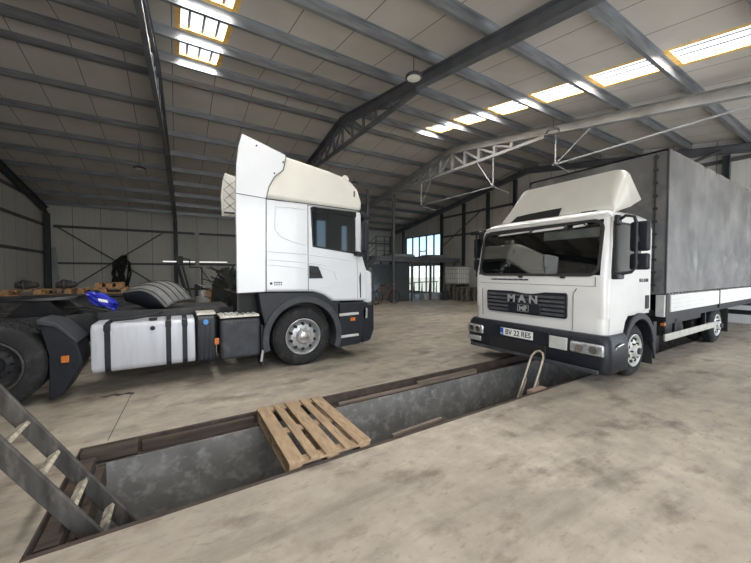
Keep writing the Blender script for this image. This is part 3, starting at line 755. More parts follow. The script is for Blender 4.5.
# blue bag on the fifth wheel
bb = thing('blue_bag', (-.98,ys+.75,1.04), 'crumpled bright blue plastic bag with white print on the chassis', 'bag')
def bag(uu, vv):
    a = 2*PI*uu; t = vv
    r = math.sin(PI*(t*.9+.05))**.3
    n = .035*math.sin(3*a+7*t)+.02*math.sin(7*a-4*t)
    x = -1.06+.30*t; z = 1.29-.17*t
    return (x+.02*math.cos(a), ys+.75+(.13*r+n)*math.cos(a), z+(.085*r+n*.6)*math.sin(a)-.02)
link('sack', MB().grid(bag, 24, 12), 'blue', bb, smooth=True)
link('print', MB().prism([(-.93,1.19),(-.83,1.16),(-.84,1.20),(-.94,1.23)], ys+.605, ys+.61), 'signal_white', bb)

# ------------------------------------------------------------------ box truck
y0, y1 = 2.10, 4.36; yc = (y0+y1)/2
K = thing('box_truck', (8.4, yc, 0), 'white flatbed truck with grey tarpaulin body straddling the pit', 'truck')
def ring(z, x0, x1, a, b, r=.12): return [(x, y, z) for x, y in rrect(x0, x1, a, b, r, 5)]
# shell of the cab, with open windscreen
mb = MB()
lev = [(.96,4.955,6.42,y0,y1),(1.3,4.945,6.42,y0,y1),(1.555,4.95,6.42,y0,y1),(2.34,5.10,6.42,y0+.03,y1-.03),(2.43,5.16,6.42,y0+.06,y1-.06),(2.50,5.30,6.40,y0+.16,y1-.16),(2.53,5.5,6.3,y0+.35,y1-.35)]
R_ = [ring(z, a, b, c, d, .085) for z, a, b, c, d in lev]
V = mb.rings(R_, True)
mb.b.faces.ensure_lookup_table()
ix = [f for f in mb.b.faces if abs(f.calc_center_median().x-5.02) < .12 and 1.6 < f.calc_center_median().z < 2.3 and abs(f.normal.x) >= 0 and abs(f.calc_center_median().y-yc) < .3 and f.calc_area() > .8]
bmesh.ops.delete(mb.b, geom=ix, context='FACES')
cab = link('cab_shell', mb, 'manwhite', K, smooth=True, bevel=.0)
ww0, ww1 = y0+.12, y1-.12
def wsx(z): return 4.95+.15*(z-1.555)/.785
# interior
it = MB()
it.prism([(5.02,1.50),(5.16,2.36),(6.3,2.40),(6.3,1.0),(5.02,1.0)], y0+.05, y0+.06); it.prism([(5.02,1.50),(5.16,2.36),(6.3,2.40),(6.3,1.0),(5.02,1.0)], y1-.06, y1-.05)
it.box((6.28,y0+.06,1.0),(6.30,y1-.06,2.40)); it.box((5.16,y0+.06,2.37),(6.3,y1-.06,2.39)); it.box((5.0,y0+.06,1.0),(6.3,y1-.06,1.02))
link('cab_lining', it, 'interior', K)
link('dashboard', MB().prism([(5.02,1.1),(5.03,1.56),(5.35,1.66),(5.5,1.55),(5.45,1.1)], y0+.07, y1-.07), 'plastic', K, bevel=.03)
sw = MB(); cc = Vector((5.52,y0+.62,1.72)); ax = Vector((.45,0,.9)).normalized(); e1 = Vector((0,1,0)); e2 = ax.cross(e1)
sw.tube([cc+(e1*math.cos(2*PI*k/28)+e2*math.sin(2*PI*k/28))*.22 for k in range(29)], .016, 8, False)
for a in (0,PI,-PI/2): sw.bar(cc, cc+(e1*math.cos(a)+e2*math.sin(a))*.21, .03, .012, ax)
sw.cyl(cc-ax*.25, cc, .035, 10)
link('steering_wheel', sw, 'greyplastic', K, smooth=True)
for y in (y0+.62, y1-.75, y1-.4):
    link('seat', MB().box((5.75,y-.24,1.25),(6.2,y+.24,1.4)).box((6.08,y-.24,1.38),(6.24,y+.24,2.05)), 'interior', K, bevel=.05)
link('sun_shade', MB().bar((5.10,y0+.16,2.17),(5.10,y0+.98,2.17),.01,.14,(0.1,0,1)), 'lightplastic', K, bevel=.004)
# windscreen
ws = MB().prism([(ww0,1.575),(ww1,1.575),(ww1,2.33),(ww0,2.33)], 0, 1, 'X')
def wsp(y, z, d=0): return (wsx(z)-.004-d, y, z)
mb = MB()
def loop_pts(ya, yb, za, zb, r): return rrect(ya, yb, za, zb, r, 6)
pp = loop_pts(ww0-.02, ww1+.02, 1.545, 2.345, .14)
A_ = [mb.b.verts.new(wsp(y, z)) for y, z in pp]; B_ = [mb.b.verts.new(wsp(y, z, -.006)) for y, z in pp]
mb.b.faces.new(A_); mb.b.faces.new(B_[::-1])
for i in range(len(pp)): mb.b.faces.new((A_[i],B_[i],B_[(i+1)%len(pp)],A_[(i+1)%len(pp)]))
wsg = link('windscreen', mb, 'glass', K)
mb = MB()
po = loop_pts(ww0-.028, ww1+.028, 1.535, 2.353, .15); pi_ = loop_pts(ww0+.008, ww1-.008, 1.575, 2.31, .12)
def rimring(pts, d): return [wsp(y, z, d) for y, z in pts]
mb.rings([rimring(po,-.01), rimring(po,.012), rimring(pi_,.012), rimring(pi_,-.01), rimring(po,-.01)], False)
link('windscreen_seal', mb, 'black', wsg)
for yb in (yc+.15, yc-.55):
    link('wiper_mount', MB().box((4.915,yb-.035,1.505),(4.95,yb+.035,1.555)), 'black', K, bevel=.008)
wp = MB()
wp.tube([wsp(y1-.25,2.285,.03), wsp(y0+.25,2.315,.03)], .010, 6)
for ya, yb in ((y1-.4,y1-1.1),(yc+.1,yc-.55),(yc-.45,y0+.3)):
    wp.tube([wsp(ya,2.235,.03), wsp(yb,2.26,.03)], .008, 6); wp.tube([wsp(ya,2.235,.03), wsp(ya-.1,2.30,.03)], .008, 6); wp.tube([wsp(yb,2.26,.03), wsp(yb+.08,2.31,.03)], .008, 6)
link('visor_bracket', wp, 'black', K)
for ya, yb in ((y1-.42,y1-1.08),(yc+.08,yc-.53),(yc-.62,y0+.32)):
    link('visor_strip', MB().bar(wsp(ya,2.27,.018), wsp(yb,2.285,.018), .006, .035), 'manwhite', K)
link('visor_lip', MB().bar((5.05,y0+.18,2.40),(5.05,y1-.18,2.40),.05,.02), 'manwhite', K, bevel=.006)
# lower cab + front panels
link('lower_front', MB().prism([(x, y) for x, y in rrect(4.955,5.50,y0,y1,.13,5)], .73, .965, 'Z'), 'manwhite', K, smooth=True)
link('side_sill', MB().prism([(5.4,.73),(5.46,.73),(5.52,.88),(5.62,.97),(5.4,.97)], y0, y0+.1), 'manwhite', K)
# grille : wide trapezoid with a curved notch, slats, letters and lion
gy0, gy1 = 2.61, 4.06
gp = [(gy0,.93),(gy0+.02,.90),(gy1-.05,.90),(gy1-.01,.95),(gy1,1.25),(gy1-.02,1.275),(yc+.30,1.275),(yc+.20,1.262),(yc+.08,1.245),(yc-.06,1.245),(yc-.18,1.262),(yc-.27,1.28),(gy0+.02,1.285),(gy0,1.26)]
gr = link('grille', MB().prism(gp, 4.925, 4.955, 'X'), 'plastic', K, bevel=.006)
for k in range(5):
    z = .93+k*.066
    link('slat', MB().prism([(4.90,z),(4.93,z+.045),(4.935,z+.045),(4.935,z)][::-1], gy0+.03, gy1-.03, 'Y'), 'greyplastic', gr)
FRM = Matrix(((0,0,-1,0),(-1,0,0,0),(0,1,0,0),(0,0,0,1)))     # text facing -x
def front_text(s, size, y, z, x, m, par, xs=1., nm='lettering', ofs=0.):
    return text(nm, s, size, Matrix.Translation((x,y,z)) @ FRM, m, par, .004, xs, ofs)
M['emblem'] = mat('emblem_silver', (.42,.42,.43), .4, .4, var=.05)
link('badge_panel', MB().box((4.892,yc-.22,.925),(4.92,yc+.36,1.075)), 'plastic', gr, bevel=.004)
for ch, dy in (('M',.29),('A',.09),('N',-.11)): front_text(ch, .165, yc+dy, 1.15, 4.888, 'emblem', gr, 1.2, ofs=.006)
# lion emblem: low relief of a walking lion in a square
lp_ = [(-.07,-.04),(-.05,-.04),(-.045,-.01),(-.02,-.015),(.0,-.04),(.02,-.04),(.015,-.01),(.035,-.04),(.055,-.04),(.045,.0),(.07,.0),(.075,.02),(.055,.045),(.03,.05),(.01,.03),(-.03,.025),(-.055,.02),(-.075,.045),(-.08,.04),(-.065,.01)]
link('lion_emblem', MB().prism([(yc+.07-a, 1.0+b) for a, b in lp_], 4.884, 4.893, 'X'), 'emblem', gr)
sqr = MB()
for a, b in (((yc-.03,.945),(yc+.17,.951)),((yc-.03,1.052),(yc+.17,1.058)),((yc-.03,.945),(yc-.024,1.058)),((yc+.164,.945),(yc+.17,1.058))): sqr.box((4.886,a[0],a[1]),(4.893,b[0],b[1]))
link('emblem_frame', sqr, 'emblem', gr)
tx = MB()
for k in range(22):
    tx.box((4.938,3.98-k*.034,1.462),(4.944,3.98-k*.034-.02-.006*(k%3),1.485))
link('small_print', tx, 'greyplastic', K)
def fg(pts, nm='panel_gap', w=.008, m='seam'): return link(nm, MB().tube(pts, w/2, 6), m, K)
fg([(4.942,gy0-.08,.75),(4.942,gy0-.08,1.28),(4.940,gy0-.13,1.36)])
fg([(4.945,y0+.13,1.40),(4.945,y1-.13,1.40)], w=.006)
fg([(4.942,gy1+.10,.80),(4.942,gy1+.12,1.30)])
fg([(4.944,y0+.14,1.40),(4.944,y0+.14,1.53)])
# side door details
link('door', MB().prism([(5.04,.76),(5.45,.76),(5.52,.90),(5.60,1.0),(6.37,1.0),(6.38,2.26),(6.3,2.36),(5.12,2.36),(5.035,1.7)], y0-.006, y0+.03), 'manwhite', K, bevel=.006)
link('window_seal', MB().prism([(5.05,1.59),(5.10,2.30),(5.9,2.30),(5.98,2.26),(5.98,1.76),(5.86,1.70),(5.66,1.575),(5.09,1.56)], y0-.012, y0+.0), 'black', K, bevel=.004)
link('side_window', MB().prism([(5.08,1.62),(5.13,2.265),(5.93,2.265),(5.94,1.80),(5.82,1.74),(5.63,1.615),(5.11,1.60)], y0-.016, y0-.005), 'darkglass', K)
link('door_handle', MB().box((6.18,y0-.02,1.03),(6.30,y0+.0,1.24)), 'black', K, bevel=.02)
SID = Matrix(((1,0,0,0),(0,0,-1,0),(0,1,0,0),(0,0,0,1)))      # text facing -y
text('model_lettering', 'TGL 8.180', .075, Matrix.Translation((6.10,y0-.010,1.47)) @ SID, 'greyplastic', K, .003)
# mirrors
def mirror(s, yy):
    f = lambda d: yy + s*d
    ma = link('mirror_arm', MB().tube([(5.18,f(.02),2.30),(5.16,f(.12),2.36),(5.20,f(.20),2.34),(5.22,f(.22),2.25),(5.22,f(.22),1.66),(5.20,f(.18),1.60),(5.16,f(.02),1.56)], .021, 8), 'plastic', K, smooth=True)
    link('arm_bracket', MB().box((5.05,min(f(0),f(.09)),1.50),(5.25,max(f(0),f(.09)),1.59)), 'plastic', ma, bevel=.02)
    link('arm_bracket', MB().box((5.10,min(f(0),f(.06)),2.24),(5.22,max(f(0),f(.06)),2.38)), 'plastic', ma, bevel=.02)
    for z0_, z1_ in ((1.88,2.28),(1.63,1.85)):
        a, b = f(.12), f(.34)
        mh = link('mirror_head', MB().box((5.27,min(a,b),z0_),(5.36,max(a,b),z1_)), 'plastic', ma, bevel=.03)
        link('mirror_glass', MB().box((5.361,min(a,b)+.02,z0_+.02),(5.364,max(a,b)-.02,z1_-.02)), 'chrome', mh)
    link('clamp', MB().cyl((5.24,f(.22),2.0),(5.24,f(.22),2.08),.03,10), 'plastic', ma)
    link('clamp', MB().cyl((5.24,f(.22),1.70),(5.24,f(.22),1.76),.03,10), 'plastic', ma)
mirror(-1, y0); mirror(1, y1)
link('near_mirror', MB().box((5.0,y1-.05,2.33),(5.12,y1+.2,2.40)), 'plastic', K, bevel=.02)
# bumper
bp = MB(); bl = []
for z, d in ((.20,.05),(.26,.0),(.45,-.02),(.66,-.0),(.73,.04)):
    bl.append([(x, y, z) for x, y in rrect(4.84+d, 5.50, y0-.08+d, y1+.08-d, .12, 5)])
bp.rings(bl, True)
bm_ = link('front_bumper', bp, 'plastic', K, smooth=True)
link('lower_intake', MB().box((4.812,2.86,.27),(4.85,3.90,.47)), 'darkhole', K, bevel=.01)
link('bumper_lip', MB().bar((4.82,y0+.02,.24),(4.82,y1-.02,.24),.03,.06), 'greyplastic', K, bevel=.012)
link('plate_recess', MB().box((4.808,2.80,.47),(4.835,3.75,.69)), 'plastic', K, bevel=.01)
npx = 4.796
npl = link('number_plate', MB().box((npx,3.06,.515),(npx+.010,3.66,.645)), 'signal_white', K, bevel=.003)
link('plate_band', MB().box((npx-.003,3.60,.518),(npx,3.657,.642)), 'eu', npl)
front_text('BV 22 RES', .125, 3.325, .578, npx-.002, 'ink', npl, .88)
front_text('RO', .035, 3.629, .545, npx-.004, 'signal_white', npl)
link('tow_cover', MB().box((4.80,2.54,.46),(4.84,2.80,.64)), 'lightplastic', K, bevel=.008)
for ya, yb in ((2.06,2.50),(y1-.36+.05,y1+.05)):
    hl = link('headlight', MB().box((4.795,ya,.46),(4.85,yb,.62)), 'lamp_glass', K, bevel=.03, seg=3)
    for q in (.28,.68):
        link('lamp_reflector', MB().cyl((4.786,ya+(yb-ya)*q,.54),(4.80,ya+(yb-ya)*q,.54),.055,16), 'chrome', hl)
    if ya > 3: link('fog_light', MB().box((4.80,ya+.05,.32),(4.85,yb-.02,.41)), 'lamp_glass', K, bevel=.01)
# side step behind the bumper, front fender
link('entry_step', MB().prism([(5.20,.22),(5.47,.22),(5.49,.45),(5.44,.60),(5.20,.60)], y0-.07, y0+.25), 'plastic', K, bevel=.02)
link('step_tread', MB().box((5.15,y0-.085,.34),(5.46,y0+.1,.38)), 'lightplastic', K, bevel=.01)
link('bumper_handle', MB().tube([(5.02,y0-.07,.52),(5.04,y0-.11,.60),(5.20,y0-.11,.62),(5.26,y0-.07,.58)], .012, 8), 'chrome', K)
fcx, fcz = 5.97, .40
r1 = arc(fcx, fcz, .58, 8, 172, 20); r0 = arc(fcx, fcz, .48, 172, 8, 20)
link('front_fender', MB().prism(r1 + r0, y0-.035, y0+.30), 'plastic', K, bevel=.015)
link('front_fender', MB().prism(r1 + r0, y1-.30, y1+.035), 'plastic', K, bevel=.015)
link('mud_flap', MB().box((6.50,y0+.0,.12),(6.53,y0+.28,.75)), 'black', K)
link('mud_flap', MB().prism([(6.42,.55),(6.56,.20),(6.60,.20),(6.62,.8),(6.5,.8)], y0-.02, y0+.02), 'plastic', K, bevel=.01)
link('cab_underside', MB().box((5.2,y0+.35,.45),(6.45,y1-.35,.96)), 'black', K)
# roof fairing
ft = MB()
fy0, fy1 = y0+.13, y1-.22
def sec(t):     # t 0 front foot .. 1 rear edge
    x = lerp(5.40,5.94,t); z = lerp(2.49,3.20,t**.9); return x, z
RR = []
n = 8
for i in range(n+1):
    t = i/n; x, z = sec(t); zb = lerp(2.46,2.60,t); ins = .06*t
    r = min(.14, max(.01,(z-zb)*.45))
    yy0, yy1 = fy0+ins, fy1-ins
    prof = [(fy0,zb)] + [(yy0+r-r*math.cos(a), z-r+r*math.sin(a)) for a in [PI/2*k/5 for k in range(6)]] + [(yy1-r+r*math.cos(a), z-r+r*math.sin(a)) for a in [PI/2*k/5 for k in range(5,-1,-1)]] + [(fy1,zb)]
    RR.append([(x, y, zz) for y, zz in prof])
# rear flange pulled back on the sides
x = 6.36; last = [(x if 0 < 1 else x, y, z) for _, y, z in RR[-1]]
last = []
for (xx, y, zz) in RR[-1]:
    f_ = 1-(zz-2.6)/(3.2-2.6); last.append((5.99+.27*max(0,f_), y+( -.02 if y < yc else .02), max(zz, 2.74) if zz < 2.7 else zz))
RR.append(last)
ft.rings(RR, False, False)
fo = link('roof_fairing', ft, 'cream', K, smooth=True, solid=.02)
def fsx(z): return 5.40+.54*(max(0,(z-2.49)/.71)**(1/.9))-.014
sm_ = MB(); lo = [(3.02,2.525),(3.3,2.525),(3.6,2.525),(3.93,2.525)]; hi = [(3.02,2.67),(3.3,2.665),(3.6,2.655),(3.84,2.635)]
sm_.rings([[(fsx(z)-.004,y,z) for y,z in lo+hi[::-1]], [(fsx(z)+.01,y,z) for y,z in lo+hi[::-1]]])
link('fairing_slot', sm_, 'darkhole', fo)
link('fairing_seam', MB().tube([(5.42,3.55,2.55),(5.66,3.55,2.86),(5.92,3.55,3.18)], .005, 6), 'seam', fo)
link('roof_vent', MB().box((5.30,2.42,2.50),(5.42,2.62,2.515)), 'black', K)
# load body
bx0, bx1, by0, by1, bz0, bz1 = 6.87, 13.55, 2.06, 4.50, 1.22, 3.62
tb_ = MB()
NX, NZ = 60, 24
def tarp_side(u_, v_):
    x = lerp(bx0, bx1, u_); z = lerp(bz0, bz1, v_)
    d = 0
    # billows and drag folds that fan out from the lower edge
    d += .018*math.sin(x*2.1)*math.sin(PI*v_)
    for fx, fz, sp_ in ((10.3,1.30,.9),(12.0,1.35,.9),(8.4,1.28,.7)):
        dx, dz = x-fx, z-fz; ang = math.atan2(dz, dx); rr_ = math.hypot(dx, dz)
        d += .05*(1-2*abs(math.sin(ang*5+fx)))*math.exp(-rr_/sp_)*min(1, rr_*1.6)*math.sin(PI*min(1,v_*1.2+.05))
    d += .006*math.sin(x*9+z*3)*math.sin(z*4+x)
    d = max(d, -.004) if v_ > .97 or v_ < .03 else d
    return (x, by0-d, z)
tb_.grid(tarp_side, NX*2, NZ*2)
link('tarpaulin_side', tb_, 'tarp', K, smooth=True)
tb_ = MB(); tb_.box((bx0,by0+.004,bz0),(bx0+.03,by1,bz1-.002)).box((bx0,by0+.004,bz1-.03),(bx1,by1,bz1-.002)).box((bx0,by1-.03,bz0),(bx1,by1,bz1-.02)).box((bx1-.03,by0+.01,bz0),(bx1,by1,bz1-.02))
link('tarpaulin', tb_, 'tarp', K)
link('corner_seam', MB().bar((bx0-.005,by0-.004,bz0),(bx0-.005,by0-.004,bz1),.03,.02,(0,1,0)), 'greyplastic', K)
sm = link('lacing_cord', MB().tube([(bx0-.02,by0+.16,bz0+.05),(bx0-.02,by0+.16,bz1-.06)], .010, 6), 'strap', K)
for k in range(11):
    z = bz0+.16+k*.213
    link('strap_loop', MB().box((bx0-.030,by0+.13,z-.02),(bx0-.005,by0+.19,z+.02)), 'strap', sm)
for k in range(44): link('eyelet', MB().box((bx0+.06+k*.15,by0-.018,bz0+.012),(bx0+.09+k*.15,by0-.002,bz0+.032)), 'strap', K)
link('headboard', MB().box((bx0-.06,by0+.3,.94),(bx0-.01,by1-.1,2.0)), 'chassis', K)
link('front_post', MB().box((6.86,by0-.02,.78),(7.02,by0+.12,1.23)), 'plastic', K, bevel=.01)
link('post_plate', MB().box((6.80,by0-.01,.86),(6.86,by0+.1,1.22)), 'lightplastic', K)
for xa, xb in ((7.04,9.72),(9.78,13.55)):
    db = link('dropside', MB().box((xa,by0-.03,.93),(xb,by0+.0,1.215)), 'board', K, bevel=.006)
    for z in (1.0,1.07,1.14): link('board_groove', MB().box((xa+.02,by0-.0315,z-.002),(xb-.02,by0-.03,z+.002)), 'lightplastic', db)
link('stanchion', MB().box((9.72,by0-.035,.85),(9.78,by0+.06,1.23)), 'plastic', K)
link('floor_edge', MB().box((6.9,by0-.01,.80),(bx1,by0+.10,.93)), 'plastic', K)
link('load_floor', MB().box((6.9,by0+.1,.85),(bx1,by1,.95)), 'chassis', K)
link('underframe', MB().box((7.0,by0+.05,.70),(8.9,by0+.12,.80)), 'plastic', K)
for y in (yc-.36, yc+.36): link('chassis_rail', MB().box((5.4,y-.04,.58),(13.4,y+.04,.82)), 'chassis', K)
gd = link('side_guard', MB().bar((6.98,y0-.01,.49),(9.80,y0-.01,.49),.03,.12), 'guard', K, bevel=.008)
for x in (7.55,9.2): link('guard_post', MB().box((x-.03,y0+.01,.44),(x+.03,y0+.05,.80)), 'plastic', gd)
link('side_lamp', MB().box((6.92,y0-.02,.70),(7.0,y0+.03,.74)), 'orange', K)
link('battery_tray', MB().box((7.7,y0+.2,.4),(8.6,y0+.75,.78)), 'chassis', K, bevel=.02)
link('fuel_tank', MB().box((7.2,y1-.7,.38),(8.6,y1-.15,.8)), 'chassis', K, bevel=.04)
link('rear_mud_flap', MB().box((11.0,y0+.05,.2),(11.03,y0+.55,.75)), 'black', K)
link('underrun_bar', MB().box((13.40,y0+.05,.42),(13.5,y1-.05,.54)), 'plastic', K)
for y in (yc-.5,yc+.5): link('underrun_bracket', MB().box((13.3,y-.04,.5),(13.4,y+.04,.85)), 'plastic', K)
link('rear_beam', MB().box((13.35,y0+.0,.68),(13.5,y1,.80)), 'plastic', K)
wheel(K, (5.97,y0+.04,.40), .395, .23, -1, 'man', name='front_wheel')
wheel(K, (5.97,y1-.04,.40), .395, .23, 1, 'man', name='front_wheel')
wheel(K, (10.45,y0+.10,.40), .395, .22, -1, 'man', True, name='rear_wheel')
wheel(K, (10.45,y1-.10,.40), .395, .22, 1, 'man', True, name='rear_wheel')
for x in (5.97,10.45): link('axle', MB().cyl((x,y0+.3,.4),(x,y1-.3,.4),.07,12), 'chassis', K)

# ------------------------------------------------------------------ lamps
lamp0 = None
def ufo(x, y, z, label):
    t = thing('hanging_lamp', (x,y,z), label, 'lamp', 'round highbay lamps hung from the roof')
    link('housing', MB().lathe([(.09,.0001),(.09,.06),(.05,.10),(.04,.17),(.0,.18),(-.015,.165),(-.015,.0001)], (x,y,z), 'Z', 28), 'lamp', t, smooth=True)
    link('diffuser', MB().cyl((x,y,z-.02),(x,y,z-.012),.14,28), 'diffuser', t)
    link('cord', MB().cyl((x,y,z+.09),(x,y,cz(y)),.008,6), 'black', t)
ufo(4.32,5.5,5.68,'round black lamp hanging by the dark frame, above and between the two trucks')
ufo(9.48,5.5,5.72,'round lamp hanging at the pale frame above the white cab fairing')
ufo(7.55,14.3,5.95,'round lamp hanging just behind the front of the high cab roof')
ufo(-1.05,14.3,5.27,'round lamp hanging in the dark roof above the back left corner')

# ------------------------------------------------------------------ mezzanine corner
mz = thing('mezzanine', (12.4,16,0), 'steel mezzanine platform in front of the gable windows', 'platform')
MY0 = 14.25; MX0 = 8.8
link('deck', MB().box((MX0,MY0,2.36),(X1-.25,19.6,2.44)), 'steel', mz)
link('edge_beam', MB().ibeam((MX0,MY0,2.28),(X1-.3,MY0,2.28),.22,.12), 'steel', mz)
for x, h in ((9.84,5.3),(8.42+.4,3.5)): pass
link('tall_post', MB().box((9.78,MY0-.09,0),(9.90,MY0+.03,rz(14.2)-.33)), 'steel', mz)
link('tall_post', MB().box((8.42,MY0+.3,0),(8.52,MY0+.4,rz(14.6)-.1)), 'steel', mz)
for x in (11.12,12.45,14.3): link('post', MB().box((x-.05,MY0-.05,0),(x+.05,MY0+.05,2.18)), 'steel', mz)
for x in (9.8,12.4,14.7): link('post', MB().box((x-.05,19.4,0),(x+.05,19.5,2.36)), 'steel', mz)
for z in (2.7,2.95,3.2,3.45):
    link('handrail', MB().cyl((MX0,MY0,z),(9.8,MY0,z),.018,6), 'steeldark', mz)
for x in (MX0, 9.3): link('rail_post', MB().cyl((x,MY0,2.4),(x,MY0,3.47),.022,6), 'steeldark', mz)
# staircase, left of platform
stc = thing('staircase', (8.0,MY0+.5,0), 'steel staircase with railing climbing to the mezzanine, beside the high cab', 'staircase')
for y in (MY0, MY0+.95):
    link('stringer', MB().bar((6.2,y,.1),(MX0-.06,y,2.33),.05,.24), 'steeldark', stc)
for k in range(12):
    t = (k+.5)/12; link('tread', MB().box((lerp(6.3,MX0,t)-.13,MY0+.03,lerp(.12,2.4,t)-.02),(lerp(6.3,MX0,t)+.13,MY0+.92,lerp(.12,2.4,t)+.02)), 'steel', stc)
for dz in (.35,.62,.9,1.15): link('handrail', MB().cyl((6.3,MY0,.12+dz),(MX0,MY0,2.30+dz),.018,6), 'steeldark', stc)
for t in (.05,.5,.97): link('rail_post', MB().cyl((lerp(6.2,MX0,t),MY0,lerp(.1,2.4,t)),(lerp(6.2,MX0,t),MY0,lerp(.1,2.4,t)+1.12),.02,6), 'steeldark', stc)
# storeroom door panel
dr = thing('cupboard', (10.5,MY0+.12,0), 'charcoal metal cupboard standing under the mezzanine edge', 'cupboard')
link('carcass', MB().box((10.0,MY0+.08,.0),(11.0,MY0+.22,2.12)), 'doorgrey', dr)
link('door', MB().box((10.03,MY0+.05,.06),(10.97,MY0+.078,2.08)), 'doorgrey', dr, bevel=.004)
link('header', MB().box((9.95,MY0+.03,2.125),(11.05,MY0+.12,2.16)), 'steel', dr)
# translucent sheets behind stairs
for k, (x, l) in enumerate(((9.75,'pale blue upright sheet behind the bicycles, left one'),(10.6,'pale blue upright sheet beside the cupboard, right one'))):
    solo('leaning_sheet', MB().box((x,16.2,0),(x+.8,16.25,2.05)), 'blueish', (x+.4,16.22,0), l, 'sheet', 'pale sheets under the mezzanine')
# stored boards on the deck
st0 = [(10.0,11.4,15.0,'grey stack of boards on the mezzanine behind the tall post',.16),(11.75,12.2,15.9,'grey flat bundle in the middle of the mezzanine deck',.24),(12.9,14.3,15.2,'pale folded sheets on the right end of the mezzanine deck',.2)]
for xa, xb, y, l, h in st0:
    mb = MB()
    for k in range(4): mb.box((xa+random.uniform(-.1,.1),y-.4,2.445+k*h/4),(xb+random.uniform(-.2,.2),y+.5,2.445+(k+.8)*h/4))
    solo('board_stack', mb, 'palegreyboard', ((xa+xb)/2,y,2.445), l, 'boards', 'boards stored on the mezzanine', bevel=.01)
# bicycle builder
def bicycle(x, y, a, col, label):
    t = thing('bicycle', (x,y,0), label, 'bicycle', 'bicycles parked under the mezzanine')
    ca, sa = math.cos(a), math.sin(a)
    def P(l, z): return (x+l*ca, y+l*sa, z)
    for l in (-.5,.5):
        w = MB(); w.tube([(x+(l+.32*math.cos(b))*ca, y+(l+.32*math.cos(b))*sa, .335+.32*math.sin(b)) for b in [2*PI*k/24 for k in range(25)]], .02, 6, False)
        for k in range(6): b = PI*k/6; w.cyl(P(l-.31*math.cos(b), .335-.31*math.sin(b)), P(l+.31*math.cos(b), .335+.31*math.sin(b)), .004, 4)
        link('wheel', w, 'black', t, smooth=True)
    f = MB()
    for p, q in (((-.5,.33),(-.15,.85)),((-.5,.33),(0,.3)),((0,.3),(-.17,.9)),((0,.3),(.35,.78)),((-.15,.8),(.34,.85)),((.35,.95),(.5,.33))): f.cyl(P(*p), P(*q), .017, 6)
    link('frame', f, col, t)
    link('saddle', MB().box((x-.17*ca-.12,y-.17*sa-.06,.9),(x-.17*ca+.12,y-.17*sa+.06,.95)), 'black', t, bevel=.02)
    link('handlebar', MB().cyl((x+.36*ca-.25*sa,y+.36*sa+.25*ca,1.0),(x+.36*ca+.25*sa,y+.36*sa-.25*ca,1.0),.015,6), 'steelrim', t)
M['bikeblue'] = mat('bike_blue', (.05,.12,.35), .4); M['bikeor'] = mat('bike_orange', (.25,.11,.04), .4)
bicycle(7.7,13.2,.3,'bikeblue','blue framed bicycle parked right beside the front of the tractor unit')
bicycle(8.95,13.6,-.1,'bikeor','orange framed bicycle parked between the stair and the cupboard')
bicycle(9.2,15.3,.2,'steelrim','silver bicycle parked close to the charcoal cupboard')
bicycle(11.7,15.3,.9,'black','black bicycle standing right of the charcoal cupboard')
# trestle frame before the low window
tr_ = thing('trestle_bench', (12.9,14.9,0), 'long metal trestle bench in front of the lower gable window', 'bench')
link('top_rail', MB().bar((12.0,15.3,.98),(14.6,16.0,.98),.06,.05), 'steel', tr_)
for q in (.05,.35,.65,.95):
    xx, yy = lerp(12.0,14.6,q), lerp(15.3,16.0,q)
    link('leg', MB().bar((xx-.25,yy-.2,0),(xx,yy,.96),.04,.04), 'steel', tr_); link('leg', MB().bar((xx+.2,yy+.2,0),(xx,yy,.96),.04,.04), 'steel', tr_)
solo('long_crate', MB().box((12.1,14.35,0),(13.8,14.85,.36)), 'palegreyboard', (12.9,14.6,0), 'long low pale crate on the floor below the trestle bench', 'crate', bevel=.02)
# caged tank on pallets
def pallet(x, y, z, label, m='orangewood', grp='pallets stacked under the caged tank', w=1.2, d=.8):
    t = thing('storage_pallet', (x,y,z), label, 'pallet', grp)
    for k in range(3):
        yy = y-d/2+k*(d-.1)/2
        for j in range(3): xx = x-w/2+j*(w-.12)/2; link('block', MB().box((xx,yy,z+.022),(xx+.12,yy+.1,z+.10)), m, t)
        link('bottom_board', MB().box((x-w/2,yy,z),(x+w/2,yy+.1,z+.022)), m, t)
    for k in range(7): xx = x-w/2+k*(w-.1)/6; link('top_board', MB().box((xx,y-d/2,z+.10),(xx+.1,y+d/2,z+.125)), m, t)
    return t
M['greywood'] = mat('grey_pallet_wood', (.17,.15,.13), .8, var=.3)
hgt = ['lowest','second lowest','third lowest','middle','third highest','second highest','topmost']
for k in range(7):
    pallet(14.0, 13.75+random.uniform(-.05,.05), k*.1255, '%s grey pallet of the stack under the caged tank' % hgt[k], 'greywood')
for k in range(6):
    pallet(14.0, 12.75+random.uniform(-.05,.05), k*.1255, '%s grey pallet of the stack beside the truck cab, far end wall' % ['lowest','second lowest','third lowest','third highest','second highest','topmost'][k], 'greywood', 'pallets stacked beside the truck cab')
ib = thing('caged_tank', (13.9,13.6,.88), 'white plastic liquid tank in a metal cage on stacked pallets', 'tank')
link('tank_body', MB().box((13.42,13.12,0.92),(14.42,14.12,1.88)), 'ibc', ib, bevel=.06, seg=3)
cg = MB()
for k in range(7):
    x = 13.40+k*1.04/6; cg.cyl((x,13.10,.89),(x,13.10,1.92),.012,6); cg.cyl((x,14.14,.89),(x,14.14,1.92),.012,6)
    y = 13.10+k*1.04/6; cg.cyl((13.40,y,.89),(13.40,y,1.92),.012,6)
